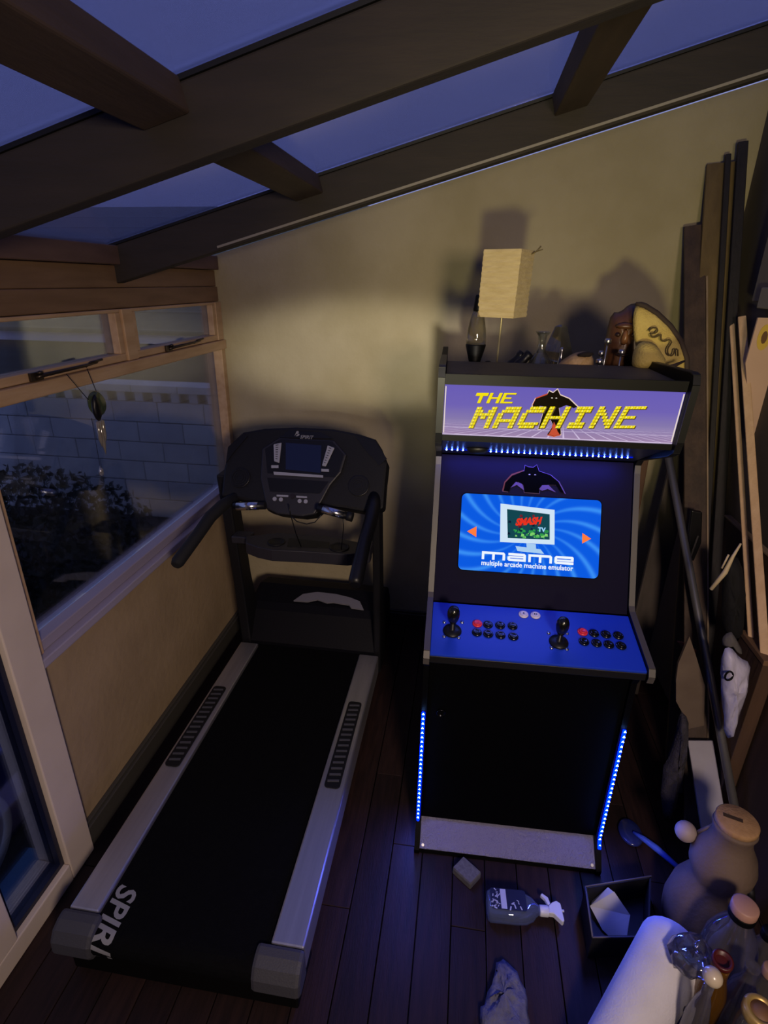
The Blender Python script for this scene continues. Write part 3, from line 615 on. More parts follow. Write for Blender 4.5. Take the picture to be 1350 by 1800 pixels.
# the wide rounded four-letter word and the line under it
def stroke_word(x0, v0, h):
    t = h*.30; P = []
    R = lambda a, b, c, d: P.append([(x0+a, v0+c), (x0+b, v0+c), (x0+b, v0+d), (x0+a, v0+d)])
    w = h*2.75; gap = h*.28
    def m_(o):
        P.append([(x0+o, v0), (x0+o+t, v0), (x0+o+t, v0+h-t), (x0+o+w-t, v0+h-t), (x0+o+w-t, v0), (x0+o+w, v0), (x0+o+w, v0+h*.8), (x0+o+w-t*.6, v0+h), (x0+o, v0+h)]); R(o+w/2-t/2, o+w/2+t/2, 0, h-t)
    def a_(o):
        wa = w*.78
        P.append([(x0+o+t*.3, v0+h-t), (x0+o+wa-t, v0+h-t), (x0+o+wa-t, v0), (x0+o+wa, v0), (x0+o+wa, v0+h*.8), (x0+o+wa-t*.6, v0+h), (x0+o+t*.3, v0+h)])
        R(o+t*.4, o+wa-t, 0, t); R(o+t*.4, o+wa-t, h*.40, h*.40+t*.75); R(o, o+t, t*.4, h*.40+t*.5); return wa
    def e_(o):
        wa = w*.80
        P.append([(x0+o+t*.6, v0+h), (x0+o, v0+h*.8), (x0+o, v0+t*.6), (x0+o+t*.6, v0), (x0+o+wa, v0), (x0+o+wa, v0+t), (x0+o+t, v0+t), (x0+o+t, v0+h-t), (x0+o+wa-t, v0+h-t), (x0+o+wa, v0+h-t*.4), (x0+o+wa-t*.5, v0+h)])
        R(o+t, o+wa-t*.3, h*.36, h*.36+t*.75); R(o+wa-t, o+wa, h*.36, h*.9); return wa
    o = 0; m_(o); o += w+gap; o += a_(o)+gap; m_(o); o += w+gap; o += e_(o); return P, o
P_, wid = stroke_word(0, 0, .0258)
k_ = .291/wid
flat('lettering', [[(-.158+u*k_, .1465+v) for u, v in p] for p in P_], bfr, D0, E_('lit_letter_white', 'eef6ff', 1.0), screen)
sb = text_mb('multiple arcade machine emulator', .0222, lambda u, v, d: bfr(u, v, d), D0, bold=.00045)
us = [v.x for v in sb.v]; s_ = .291/(max(us)-min(us)); u0 = min(us)
MB().add([a0 + Vector((1, 0, 0))*((v.x-u0)*s_-.158) + uV*(((v-a0).dot(uV))+.1345) + (bfr(0, 0, D0)-a0) for v in sb.v], sb.f).build('lettering', E_('lit_letter_white', 'eef6ff', 1.0), screen)

# speaker panel with its diode row and spotlight dome, marquee, top
sk, sfr, sL = panel('speaker_panel', (.405, 1.379), (.150, 1.495), .010, mat('speaker_panel_blue_black', '14183a', .4))
dd = MB()
for k in range(33):
    u = -.292 + k*.0171
    if -.232 < u < -.165: continue
    c = sfr(u, .098, .004); 
    dd.lathe([(.0026, -.003), (.0026, 0), (0, .0015)], c, 6, axis=(sfr(0, 0, 1)-sfr(0, 0, 0)))
o_ = dd.build('led_diodes', emit('overhead_diode', (.10, .22, 1.0), 60.0), sk); o_['kind'] = 'stuff'
MB().tube([sfr(-.30, .098, .0015), sfr(.27, .098, .0015)], .0022, 8).build('led_strip', emit('overhead_halo', (0, .010, .6), 1.0), sk)  # emissive tube added for the glow around the diodes
strip_light('overhead_strip_light', sfr(-.02, .045, .012), (-.02, .345, 1.26), .55, .008, 1.1, sk)
dm = MB(); dm.lathe([(.034, 0), (.033, .006), (.024, .014), (.010, .018), (0, .0185)], sfr(-.198, .135, .0005), 20, axis=(sfr(0, 0, 1)-sfr(0, 0, 0)), sx=1.0, sy=.6); dm.build('speaker_dome', M_BLACKP, sk)

mqm = bpy.data.materials.new('lit_marquee'); mqm.use_nodes = True; nt = mqm.node_tree; nt.nodes.clear()
uv = N('ShaderNodeUVMap'); sp = N('ShaderNodeSeparateXYZ'); nt.links.new(uv.outputs[0], sp.inputs[0])
U, V = sp.outputs[0], sp.outputs[1]
rmp = N('ShaderNodeValToRGB'); e = rmp.color_ramp.elements
e[0].position = 0; e[0].color = lin('a488ac'); e[1].position = 1; e[1].color = lin('6a5eb8')
e2 = rmp.color_ramp.elements.new(.32); e2.color = lin('8a7cae'); e3 = rmp.color_ramp.elements.new(.6); e3.color = lin('7264b6')
nt.links.new(V, rmp.inputs[0])
# perspective grid: rows crowd towards a horizon at V=.34, columns fan out from the middle
dv = math_('MAXIMUM', math_('SUBTRACT', .36, V), .012)
rows = math_('GREATER_THAN', math_('SINE', math_('MULTIPLY', math_('DIVIDE', 1.0, dv), 2.6)), .90)
cols = math_('GREATER_THAN', math_('SINE', math_('MULTIPLY', math_('DIVIDE', math_('SUBTRACT', U, .52), math_('ADD', dv, .06)), 34.0)), .93)
below = math_('LESS_THAN', V, .33)
grid = math_('MULTIPLY', math_('MULTIPLY', math_('MAXIMUM', rows, cols), below), math_('MINIMUM', math_('MULTIPLY', dv, 2.2), .55))
mixc = N('ShaderNodeMix', data_type='RGBA'); nt.links.new(grid, mixc.inputs['Factor']); nt.links.new(rmp.outputs[0], mixc.inputs['A']); mixc.inputs['B'].default_value = lin('f0e0ff')
em = N('ShaderNodeEmission'); em.inputs[1].default_value = .95; nt.links.new(mixc.outputs['Result'], em.inputs[0])
ou = N('ShaderNodeOutputMaterial'); nt.links.new(em.outputs[0], ou.inputs[0])
MA, MBp = Vector((0, .145, 1.505)), Vector((0, .128, 1.655))
mfr = plane_frame(MA, (1, 0, 0), MBp-MA); mL = (MBp-MA).length
marq = MB().prism([(-IX, -.002), (IX, -.002), (IX, mL-.002), (-IX, mL-.002)], -.006, 0, mfr).build('marquee', mqm, ac)
uvl = marq.data.uv_layers.new(name='UVMap'); v_ = (MBp-MA).normalized()
for lp in marq.data.loops:
    co = marq.data.vertices[lp.vertex_index].co - MA; uvl.data[lp.index].uv = ((co.x+IX)/(2*IX), co.dot(v_)/mL)
for z0, z1 in ((-.012, .004), (mL-.004, mL+.024)):
    MB().prism([(-IX, z0), (IX, z0), (IX, z1), (-IX, z1)], .0006, .006, mfr).build('marquee_retainer', M_BLACK, marq)
for u in (-IX+.003, IX-.003):
    MB().prism([(u-.0014, .01), (u+.0014, .01), (u+.0014, mL-.01), (u-.0014, mL-.01)], .0006, .002, mfr).build('marquee_edge_light', emit('marquee_edge', 'f2e2d8', .9), marq)
for F_ in (MFLAME, MFLAME2): flat('emblem_flame', [F_], mfr, .0006, emit('lit_flame', 'd8583a', .8), marq)
flat('emblem_outline', [inset(MEMB, 1.05)], mfr, .0003, emit('lit_outline', 'f3d9c8', .9), marq, .0002)
flat('emblem', [MEMB], mfr, .0012, mat('marquee_black_print', '120c06', .8, spec=.05), marq)
flat('emblem_flame', [inset(MFLAME, .8)], mfr, .0018, emit('lit_flame', 'd8583a', .8), marq)
flat('emblem_eyes', [[(u-.003, v), (u, v+.0015), (u+.003, v), (u, v-.0015)] for u, v in MEYES], mfr, .0018, emit('lit_eye', 'f6efe6', .9), marq)
BITS = {'M': '11000011 11100111 11111111 11011011 11000011 11000011 11000011', 'A': '00111111 01111111 11000011 11000011 11111111 11000011 11000011',
 'C': '00111111 01111111 11000000 11000000 11000000 11111111 01111110', 'H': '11000011 11000011 11000011 11111111 11000011 11000011 11000011',
 'I': '01111110 01111110 00011000 00011000 00011000 01111110 01111110', 'N': '11000011 11100011 11110011 11011011 11001111 11000111 11000011',
 'E': '11111111 11000000 11000000 11111100 11000000 11000000 11111111', 'T': '11111111 11111111 00011000 00011000 00011000 00011000 00011000'}
def bit_word(word, u0, v0, pitch, cw, ch, shear, rise, gap=.12, fill=1.0):
    P = []
    for i, ch_ in enumerate(word):
        for r, row in enumerate(BITS[ch_].split()):
            for c, b in enumerate(row):
                if b == '1':
                    a0_, a1_ = c+gap/2*fill, c+1-gap/2*fill; b0, b1 = 6-r+gap/2*fill, 7-r-gap/2*fill
                    q = []
                    for (aa, bb) in ((a0_, b0), (a1_, b0), (a1_, b1), (a0_, b1)):
                        uu = i*pitch + aa*cw; vv = bb*ch; q.append((u0 + uu + vv*shear, v0 + vv + uu*rise))
                    P.append(q)
    return P
flat('lettering_shadow', bit_word('MACHINE', -.2345, .024, .0637, .0068, .0089, .33, .042, 0)+bit_word('THE', -.2285, .0965, .036, .0040, .0040, .33, .03, 0), mfr, .0022, mat('letter_edge_brown', '4a3a08', .6), marq, .0003)
o_ = flat('lettering', bit_word('MACHINE', -.237, .026, .0637, .0068, .0089, .33, .042, .17)+bit_word('THE', -.230, .098, .036, .0040, .0040, .33, .03, .0), mfr, .0028, emit('lit_yellow', 'f4e012', 1.0), marq)
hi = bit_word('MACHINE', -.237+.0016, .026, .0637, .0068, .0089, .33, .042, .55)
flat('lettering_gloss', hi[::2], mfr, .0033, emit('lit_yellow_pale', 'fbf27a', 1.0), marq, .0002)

MB().box(-IX, IX, .128, .475, 1.657, 1.667, .002).build('top_panel', mat('brown_black_top', '4e463a', .6, col2='3a342c', scale=6, bump=.15), ac)  # mottled brownish tone, lighter than the other cabinet panels
MB().box(-IX, IX, .476, .735, 1.592, 1.602, .002).build('rear_top_panel', M_CAB, ac)
MB().box(-IX, IX, .463, .475, 1.50, 1.656).build('rear_riser', M_CAB, ac)
MB().box(-IX, IX, .722, .738, .02, 1.59).build('back_panel', M_CAB, ac)
MB().box(-IX, IX, .10, .72, .024, .04).build('bottom_panel', M_CAB, ac)

# ------------------------------------------------------------------ things on top of the cabinet
DZ = 1.602
k9 = lambda x, z: (x*1.0266, 1.9 + (z-1.9)*1.0266)
lv = thing('lava_lamp', (.022, 1.93, DZ), 'clear glass lava lamp with black conical base and black cap', 'lava lamp')
cx, cy = .022, 1.93
MB().lathe([(.034, 0), (.035, .006), (.020, .048), (.019, .054), (.0335, .108), (.0325, .112), (0, .112)], (cx, cy, DZ), 24).build('base', M_BLACK, lv)
MB().lathe([(.0318, .1125), (.0325, .125), (.030, .155), (.0225, .195), (.0165, .214), (0, .2145)], (cx, cy, DZ), 24).build('globe', glass('lamp_liquid_glass', 'd8d4c4', .06, diffuse=.15, dcol='b8b09a'), lv)
MB().lathe([(.0172, .2148), (.0178, .22), (.0125, .260), (.011, .264), (0, .265)], (cx+.001, cy, DZ), 20).build('cap', M_BLACK, lv)

tl_ = thing('table_lamp', (.10, 1.945, DZ), 'table lamp with a square crinkled cream paper shade on a thin rod', 'lamp')
bx_, by_ = .100, 1.945
lb = MB(); lb.lathe([(.028, 0), (.028, .008), (.024, .012), (.006, .014)], (bx_-.004, by_, DZ), 20); lb.build('base', mat('lamp_base_steel', '7d776c', .4, metal=.7), tl_)
MB().tube([(bx_-.004, by_, DZ+.012), (bx_+.003, by_, 1.98)], .0032, 8).build('rod', mat('lamp_rod', 'c0b490', .35, metal=.6), tl_)
R_ = Matrix.Rotation(math.radians(-24), 3, 'Z')
def shade_f(u, v, d): return Vector((bx_, by_, 0)) + R_ @ Vector((u, v, 0)) + Vector((.028*(d-1.8), 0, d))
sh = MB(); H0, H1, hw = 1.800, 1.997, .060
rnd = random.Random(5); rows_ = 26
ringp = []
for i in range(24):
    s4, t4 = divmod(i, 6); t4 = t4/6*2-1
    ringp.append([(-1, -1), (1, -1), (1, 1), (-1, 1)][s4] if False else ((t4, -1), (1, t4), (-t4, 1), (-1, -t4))[s4])
vs = []
for r_ in range(rows_+1):
    z = H0+(H1-H0)*r_/rows_; j = (.0012 if r_ % 2 else 0)
    for (a, b) in ringp: vs.append(shade_f(a*(hw+j+rnd.uniform(-.0006, .0006)), b*(hw+j+rnd.uniform(-.0006, .0006)), z))
n_ = len(ringp)
sh.add(vs, [(r_*n_+k, r_*n_+(k+1) % n_, (r_+1)*n_+(k+1) % n_, (r_+1)*n_+k) for r_ in range(rows_) for k in range(n_)])
sh.add([shade_f(a*(hw-.004), b*(hw-.004), z) for z in (H0, H1) for a, b in ringp], [(k, (k+1) % n_, n_+(k+1) % n_, n_+k) for k in range(n_)])
sh.build('lamp_shade', mat('crinkled_paper', 'e0cc9c', .85, col2='d2bc8a', scale=25, stretch=(1, 1, 4), bump=.35, bscale=90), tl_, fix=False)
hr = MB(); hr.tube([shade_f(-.058, -.058, 1.985), shade_f(.058, .058, 1.985)], .002, 6); hr.tube([shade_f(-.058, .058, 1.985), shade_f(.058, -.058, 1.985)], .002, 6)
hr.tube([shade_f(.058, .03, 1.985), shade_f(.075, .03, 1.993), shade_f(.088, .03, 2.008)], .0022, 6); hr.tube([shade_f(.075, .03, 1.993), shade_f(.095, .03, 1.999)], .0018, 6)
hr.build('shade_frame', mat('frame_wire', '6a5c3c', .5), tl_)

bn = thing('binoculars', (.155, 1.92, DZ), 'small black binoculars lying between the lamp rod and the decanter', 'binoculars')
for o_ in (0, .034):
    a, b = Vector((.128+o_*.6, 1.93-o_*.9, 1.630+o_*.1)), Vector((.178+o_*.6, 1.945-o_*.9, 1.688+o_*.1)); d_ = b-a
    MB().lathe([(.0, 0), (.016, .001), (.018, .01), (.018, .03), (.014, .045), (.013, .06), (.0155, .064), (.0155, .078), (0, .077)], a, 16, axis=d_).build('barrel', M_BLACKP, bn)
MB().bar((.145, 1.918, 1.644), (.170, 1.928, 1.676), .03, (.5, -.85, .1), .012).build('bridge', M_BLACKP, bn)
MB().bar((.128, 1.915, 1.603), (.150, 1.915, 1.632), .03, (0, 1, 0), .02).build('hinge', M_BLACKP, bn)
tag(MB().lathe([(.024, 0), (.026, .018), (.024, .042), (.016, .058), (.006, .064), (0, .065)], (.066, 1.892, DZ), 16).build('dark_knob', M_BLACKP, None, (.066, 1.892, DZ)), 'small dark rounded lump beside the lava lamp base', 'ornament')

G_ = glass('clear_glassware', 'eceee8', .07, diffuse=.05, dcol='c8c8b8')
dc = thing('decanter', (.236, 1.94, DZ), 'clear glass decanter with broad cone body and flared lip', 'decanter')
MB().lathe([(.0, .001), (.050, .002), (.055, .012), (.050, .035), (.034, .070), (.017, .092), (.0135, .105), (.0125, .125), (.0145, .142), (.0235, .153), (.0245, .156), (.022, .156), (.0125, .142), (.0105, .125), (.0115, .105), (.015, .09)], (.236, 1.94, DZ), 28).build('glass_body', G_, dc)
MB().lathe([(.0, .004), (.046, .005), (.046, .009), (0, .009)], (.236, 1.94, DZ), 28).build('foot_ring', mat('decanter_dregs', '6a6450', .1, spec=.8), dc)
py = thing('glass_pyramid', (.306, 2.05, DZ), 'clear glass pyramid standing behind the decanter', 'ornament')
mb = MB(); rr = [(.062, 0), (.062, .004), (.048, .085), (.020, .165), (.004, .172)]
mb.lathe(rr, (.306, 2.05, DZ), 4, axis=(0, 0, 1), smooth=False); mb.build('glass_shell', glass('pyramid_glass', 'd8d8cc', .10, diffuse=.10, dcol='b8b8a8'), py)
be = thing('hand_bell', (.306, 1.968, DZ), 'tiny silver bell with a rounded top in front of the glass pyramid', 'bell')
MB().lathe([(.014, 0), (.013, .01), (.010, .03), (.009, .06), (.006, .075), (.005, .088), (.0065, .094), (.006, .104), (0, .107)], (.306, 1.968, DZ), 16).build('bell_body', M_STEEL, be)
MB().lathe([(.003, .001), (.0045, .004), (0, .008)], (.306, 1.968, DZ), 10).build('clapper', M_STEEL, be)

cpn = thing('cap', (.355, 1.915, DZ), 'crumpled tan patterned cap with a dark top', 'cap')
f3 = lambda u, v, d: Vector((.342+u*.95, 1.905-d, DZ+v))
MB().blob([(-.060, .0), (-.066, .035), (-.048, .068), (-.012, .095), (.030, .104), (.058, .088), (.064, .04), (.060, .0)], f3, .045, 5, 3, .0012, .12).build('crown', mat('camo_cloth', '9a7a52', .9, col2='c8a878', scale=28, bump=.3), cpn)
MB().blob([(-.010, .090), (.022, .106), (.056, .100), (.034, .084)], lambda u, v, d: Vector((.342+u*.95, 1.875-d, DZ+v)), .012, 3).build('dark_panel', mat('cap_dark', '241c14', .9), cpn)
MB().blob([(-.075, .0), (-.07, .045), (-.03, .066), (.0, .056), (.015, .0)], lambda u, v, d: Vector((.342+u*.95, 1.868-d, DZ+v)), .014, 3, 4).build('peak', mat('camo_peak', 'a8865c', .9, col2='7a5c3a', scale=40), cpn)
rods = [(.418, 1.744, .0105, 'tallest thin silver rod with a flat knob, left of the carved figure'), (.463, 1.713, .0105, 'thin silver rod with flat knob standing against the carved figure'), (.402, 1.683, .0115, 'short fat-knobbed silver rod nearest the patterned cap'), (.404, 1.708, .0095, 'silver rod with small dark-banded knob behind the fat-knobbed rod'), (.498, 1.664, .0115, 'lowest silver rod, only its knob showing below the carved figure')]
for k, (x_, z_, r_, lab) in enumerate(rods):
    xx, zz = k9(x_, z_); yy = 1.885 + (.03 if k == 3 else 0)
    if k == 3: xx, zz = xx*1.016, 1.9+(zz-1.9)*1.016
    t = thing('knobbed_rod', (xx, yy, DZ), lab, 'rod', 'silver rods with knobs on the cabinet top')
    MB().tube([(xx-.004, yy, DZ+.001), (xx, yy, zz-.008)], .0026, 8).build('shaft', M_STEEL, t)
    MB().lathe([(.005, -.010), (r_*.9, -.008), (r_, -.004), (r_, .003), (r_*.8, .006), (0, .0065)], (xx, yy, zz), 14).build('knob', M_STEEL, t)
    MB().lathe([(.008, 0), (.008, .004), (.004, .006)], (xx-.004, yy, DZ), 10).build('foot', M_STEEL, t)
cv = thing('carved_figure', (.485, 1.985, DZ), 'reddish brown carved wooden mask-like figure beside the straw hat', 'carving')
M_CARV = mat('polished_brown_wood', '5e3a20', .4, col2='402612', scale=9, stretch=(1, 1, .4), bump=.25, spec=.6)
cvp = [(x_*1.045, 1.9+(z_-1.9)*1.045) for x_, z_ in CARV]; cvp[7] = (.54, DZ+.001); cvp[8] = (.455, DZ+.001)
fc = lambda u, v, d: Vector((u, 2.01-d, v))
MB().blob(cvp, fc, .055, 6, 2, .001, .05).build('head', M_CARV, cv)
MB().blob([(.455, 1.775), (.478, 1.792), (.515, 1.79), (.53, 1.772), (.50, 1.766)], lambda u, v, d: Vector((u, 1.962-d, v)), .016, 3).build('brow', M_CARV, cv)
MB().blob([(.488, 1.770), (.500, 1.770), (.509, 1.728), (.494, 1.72), (.480, 1.728)], lambda u, v, d: Vector((u, 1.955-d, v)), .016, 4).build('nose', mat('highlight_brown_wood', '7c5230', .35, spec=.6), cv)  # lighter tone puts the highlight into the nose colour
MB().blob([(.470, 1.690), (.495, 1.698), (.52, 1.690), (.495, 1.682)], lambda u, v, d: Vector((u, 1.955-d, v)), .012, 3).build('mouth', mat('dark_mouth', '2c150b', .5), cv)
for u in (.473, .519): MB().blob([(u-.011, 1.752), (u, 1.762), (u+.011, 1.752), (u, 1.744)], lambda p, q, d: Vector((p, 1.957-d, q)), .008, 3).build('eye', mat('dark_mouth', '2c150b', .5), cv)
ht = thing('straw_hat', (.60, 1.90, DZ), 'straw coloured hat on its side with dark rim and scribbled brim', 'hat')
M_STRAW = mat('straw', 'c9b266', .8, col2='b59c50', scale=14, bump=.35, bscale=160)
hf = lambda u, v, d: Vector((u, 1.90-d+(v-1.70)*.18, v))
brim = [(u, max(v, DZ+.002)) for u, v in BRIM]; brim[7] = (.655, DZ+.003); brim[8] = (.535, DZ+.003)
br = MB().blob(brim, hf, .016, 6, 1, .0006).build('brim', M_STRAW, ht)
rimp = [hf(u, v, .0) for u, v in BRIM[:7]]
fine = []
for a, b in zip(rimp[:-1], rimp[1:]):
    for t in (0, .5): fine.append(a.lerp(b, t))
fine.append(rimp[-1])
MB().tube(fine, [.004]+[.009]*(len(fine)-2)+[.005], 8).build('rim_binding', mat('dark_rim_felt', '33261f', .8), ht)
MB().blob([(u, max(v-.006, DZ+.004)) for u, v in CROWN], lambda u, v, d: Vector((u, 1.862-d, v)), .05, 6, 4, .0006).build('crown', M_STRAW, ht)
sq = []
P_ = [Vector((u, 1.865+(v-1.70)*.18, v)) for u, v in SQUIG]
for a, b in zip(P_[:-1], P_[1:]): sq += [a, a.lerp(b, .5)]
sq = [sq[0]] + [(sq[i-1]+sq[i]*2+sq[i+1])/4 for i in range(1, len(sq)-1)] + [P_[-1]]
MB().tube(sq, .0024, 6).build('scribble', mat('brown_ink', '4c3c14', .7), ht)
MB().tube([(.535, 1.83, 1.642), (.56, 1.80, 1.668), (.60, 1.78, 1.682), (.635, 1.80, 1.695)], [.003, .006, .006, .003], 8).build('chin_strap', mat('dark_rim_felt', '33261f', .8), ht)

# ------------------------------------------------------------------ on the floor
sbt = thing('spray_bottle', (.28, 1.22, 0), 'clear plastic spray bottle with white trigger head lying on the floor', 'bottle')
A_ = Vector((.180, 1.210, .033)); ax_ = Vector((.998, .06, 0)); sd_ = Vector((-.06, .998, 0))
bb_ = MB(); secs = [(0, .012, .010), (.004, .040, .028), (.012, .046, .031), (.10, .046, .031), (.125, .043, .030), (.148, .032, .025), (.160, .018, .018), (.168, .013, .013), (.182, .013, .013)]
vs = []
for (t, a, b) in secs:
    for k in range(20):
        th = 2*math.pi*k/20; c_, s_ = math.cos(th), math.sin(th)
        vs.append(A_ + ax_*t + sd_*a*math.copysign(abs(c_)**.7, c_) + Vector((0, 0, b*math.copysign(abs(s_)**.7, s_))))
bb_.add(vs, [(r_*20+k, r_*20+(k+1) % 20, (r_+1)*20+(k+1) % 20, (r_+1)*20+k) for r_ in range(len(secs)-1) for k in range(20)], True)
bb_.add(vs[:20], [tuple(range(19, -1, -1))]); bb_.build('bottle_body', glass('hazy_plastic', 'c8d4ea', .06, diffuse=.35, dcol='9aa8c8'), sbt)
lf = plane_frame(A_ + Vector((0, 0, .0318)), ax_, sd_)
lab = MB().prism(rrect(.012, .125, -.028, .038, .008, 3), 0, .0006, lf).build('label', mat('label_navy', '1c2038', .5), sbt)
lw_ = MB(); lw_.prism([(.044, -.026), (.062, -.026), (.062, .036), (.044, .036)], .0008, .0012, lf)
rw = random.Random(11)
for k in range(26):
    u, v = rw.choice([rw.uniform(.014, .040), rw.uniform(.068, .122)]), rw.uniform(-.024, .034)
    th = rw.uniform(0, 3.1); l_ = rw.uniform(.003, .007)
    du, dv_ = math.cos(th)*l_, math.sin(th)*l_
    lw_.prism([(u-du-dv_*.3, v-dv_+du*.3), (u-du+dv_*.3, v-dv_-du*.3), (u+du+dv_*.3, v+dv_-du*.3), (u+du-dv_*.3, v+dv_+du*.3)], .0008, .0012, lf)
o_ = lw_.build('label_print', mat('label_pale', 'b8bccc', .5), lab)
M_WPL = mat('white_plastic', 'd4d6de', .4)
MB().lathe([(.0155, .170), (.0165, .174), (.0165, .196), (.013, .200)], A_, 18, axis=ax_).build('collar', M_WPL, sbt)
hf_ = plane_frame(A_, ax_, sd_)
MB().prism([(.198, -.012), (.212, -.012), (.236, -.036), (.242, -.030), (.240, .022), (.228, .030), (.214, .024), (.200, .012)], -.010, .012, hf_).build('spray_head', M_WPL, sbt, bevel=.003)
MB().prism([(.200, .014), (.208, .020), (.204, .040), (.186, .052), (.180, .046), (.192, .034)], -.006, .008, hf_).build('trigger', M_WPL, sbt, bevel=.002)
MB().tube([A_+ax_*.238+sd_*.006, A_+ax_*.249+sd_*.006], .004, 8).build('nozzle', M_WPL, sbt)

blk = thing('sanding_block', (.117, 1.32, 0), 'small grey worn block on the floor in front of the toe plate', 'block', rotz=math.radians(-38), world_frame=False)
MB().box(-.040, .040, -.030, .030, .0005, .030, .005).build('block_body', mat('grey_block', '5c5a58', .9, col2='4a4846', scale=30, bump=.2), blk)
MB().box(-.038, .038, -.028, .028, .0302, .033, .001).build('abrasive_face', mat('abrasive_grey', '6a6764', .95, col2='55524f', scale=90), blk)

rag = [(878, 690), (893, 689), (905, 705), (914, 732), (914, 761), (925, 1810), (845, 1810)]
RAGP = [(.213, 1.062), (.238, 1.066), (.262, 1.045), (.285, 1.01), (.292, .965), (.296, .90), (.285, .86), (.17, .86), (.158, .905), (.163, .94), (.180, .965), (.192, 1.0), (.205, 1.035)]
tag(MB().blob([(u, v) for u, v in RAGP], lambda u, v, d: Vector((u, v, .020+d+.007*math.sin(u*110)*math.cos(v*70))), .020, 6, 9, .0045, .35).build('cleaning_cloth', mat('grey_cloth', '6a6a7c', .95, col2='55556a', scale=40, bump=.5, bscale=120), None, (.225, .96, 0)), 'crumpled grey cloth lying on the floor boards', 'cloth')

bxs = thing('open_box', (.60, 1.22, 0), 'open black cardboard box with a white paper standing in it', 'box')
bp_ = [(.492, 1.275), (.486, 1.122), (.655, 1.150), (.715, 1.345)]; H_ = .10
M_BOX = mat('black_card', '121218', .6)
def wall_seg(a, b, h0, h1, t=.005, lean=0):
    a, b = Vector((*a, 0)), Vector((*b, 0)); d = (b-a).normalized(); n = Vector((-d.y, d.x, 0))
    mb = MB(); mb.add([p + n*o + Vector((0, 0, z)) for p in (a, b) for o in (0, t) for z in (h0, h1)], [(0, 1, 3, 2), (4, 6, 7, 5), (0, 4, 5, 1), (2, 3, 7, 6), (1, 5, 7, 3), (0, 2, 6, 4)]); return mb
for a, b in zip(bp_, bp_[1:]+bp_[:1]): wall_seg(a, b, .001, H_).build('box_wall', M_BOX, bxs)
MB().prism([(u*.98+.012, v*.98+.024) for u, v in bp_], .001, .004, XY()).build('box_bottom', M_BOX, bxs)
eg = MB()
for a, b in zip(bp_[:2], bp_[1:3]): eg.tube([(*a, H_+.001), (*b, H_+.001)], .0025, 6)
eg.tube([(*bp_[3], H_+.001), (*bp_[0], H_+.001)], .0025, 6)
eg.build('box_edge', mat('pale_card_edge', '5a5660', .7), bxs)  # paler strip along part of the rim
pp = thing('paper_sheet', (.57, 1.22, .005), 'folded white paper standing up inside the open black box', 'paper')
mb = MB(); mb.add([(.515, 1.262, .03), (.575, 1.262, .115), (.618, 1.215, .085), (.600, 1.152, .012), (.545, 1.205, .012)], [(0, 1, 2, 4), (4, 2, 3)]); mb.add([(.517, 1.264, .029), (.577, 1.264, .114), (.620, 1.217, .084), (.602, 1.154, .011), (.547, 1.207, .011)], [(0, 4, 2, 1), (4, 3, 2)])
mb.build('front_leaf', mat('white_paper', 'c4c4cc', .7), pp)
mb = MB(); mb.add([(.515, 1.262, .03), (.575, 1.262, .115), (.565, 1.285, .10), (.525, 1.280, .03)], [(0, 1, 2, 3)]); mb.build('back_leaf', mat('white_paper', 'c4c4cc', .7), pp)

brs = thing('dish_brush', (.78, 1.52, 0), 'plastic brush with a round clear head, coloured as blue-lit, lying beside the cabinet', 'brush')
hb = Vector((.722, 1.575, .014)); he = Vector((.850, 1.440, .030)); dr = (he-hb).normalized()
MB().lathe([(0, 0), (.045, .001), (.050, .008), (.046, .014), (.02, .017), (0, .0172)], hb-Vector((0, 0, .012)), 24, sx=.85, sy=1.15).build('brush_head', glass('blue_lit_clear_plastic', '8090d8', .05, diffuse=.45, dcol='5060b8', rough=.2), brs)  # blue light put into the head and handle colours
MB().tube([hb+dr*.01+Vector((0, 0, .008)), hb+dr*.05+Vector((0, 0, .012)), hb+dr*.10+Vector((0, 0, .012)), he], [.005, .010, .012, .008], 12).build('handle', mat('blue_lit_handle', '4a68d0', .35), brs)
MB().tube([he, he+dr*.012], .008, 10).build('handle_tip', M_WPL, brs)

cj = thing('stoneware_bottle', (.865, 1.28, 0), 'tall beige stoneware bottle with slotted tan cork and a ball on a cord', 'bottle')
J0 = (.865, 1.28, 0)
MB().lathe([(0, .001), (.10, .002), (.118, .02), (.122, .07), (.112, .14), (.088, .195), (.074, .225), (.076, .245), (.088, .275), (.090, .305), (.080, .345), (.060, .385), (.054, .41), (.056, .435), (.060, .445), (.058, .452), (0, .452)], J0, 32).build('bottle_body', mat('beige_stoneware', '725f50', .75, col2='665548', scale=8, bump=.2, bscale=80), cj)
ck = MB().lathe([(.052, .4525), (.057, .456), (.057, .470), (.053, .474), (0, .4745)], J0, 28).build('cork', mat('tan_cork', 'b08a5e', .8, col2='9c774e', scale=40, bump=.2), cj)
MB().bar((J0[0]-.035, J0[1]+.012, .4748), (J0[0]+.012, J0[1]-.004, .4748), .012, (0, 1, 0), .0022).build('slot', mat('dark_slot', '3c2c1c', .8), ck)
bl_ = (.770, 1.335, .335)
MB().lathe([(.031*math.sin(t*math.pi/12), -.031*math.cos(t*math.pi/12)) for t in range(13)], bl_, 20).build('ball', mat('pale_ball', 'a08e84', .6), cj)
MB().tube([(.80, 1.325, .352), (.82, 1.31, .40), (.835, 1.30, .44), (.845, 1.29, .474)], .006, 8).build('cord', mat('cord_brown', '7c684e', .8), cj)

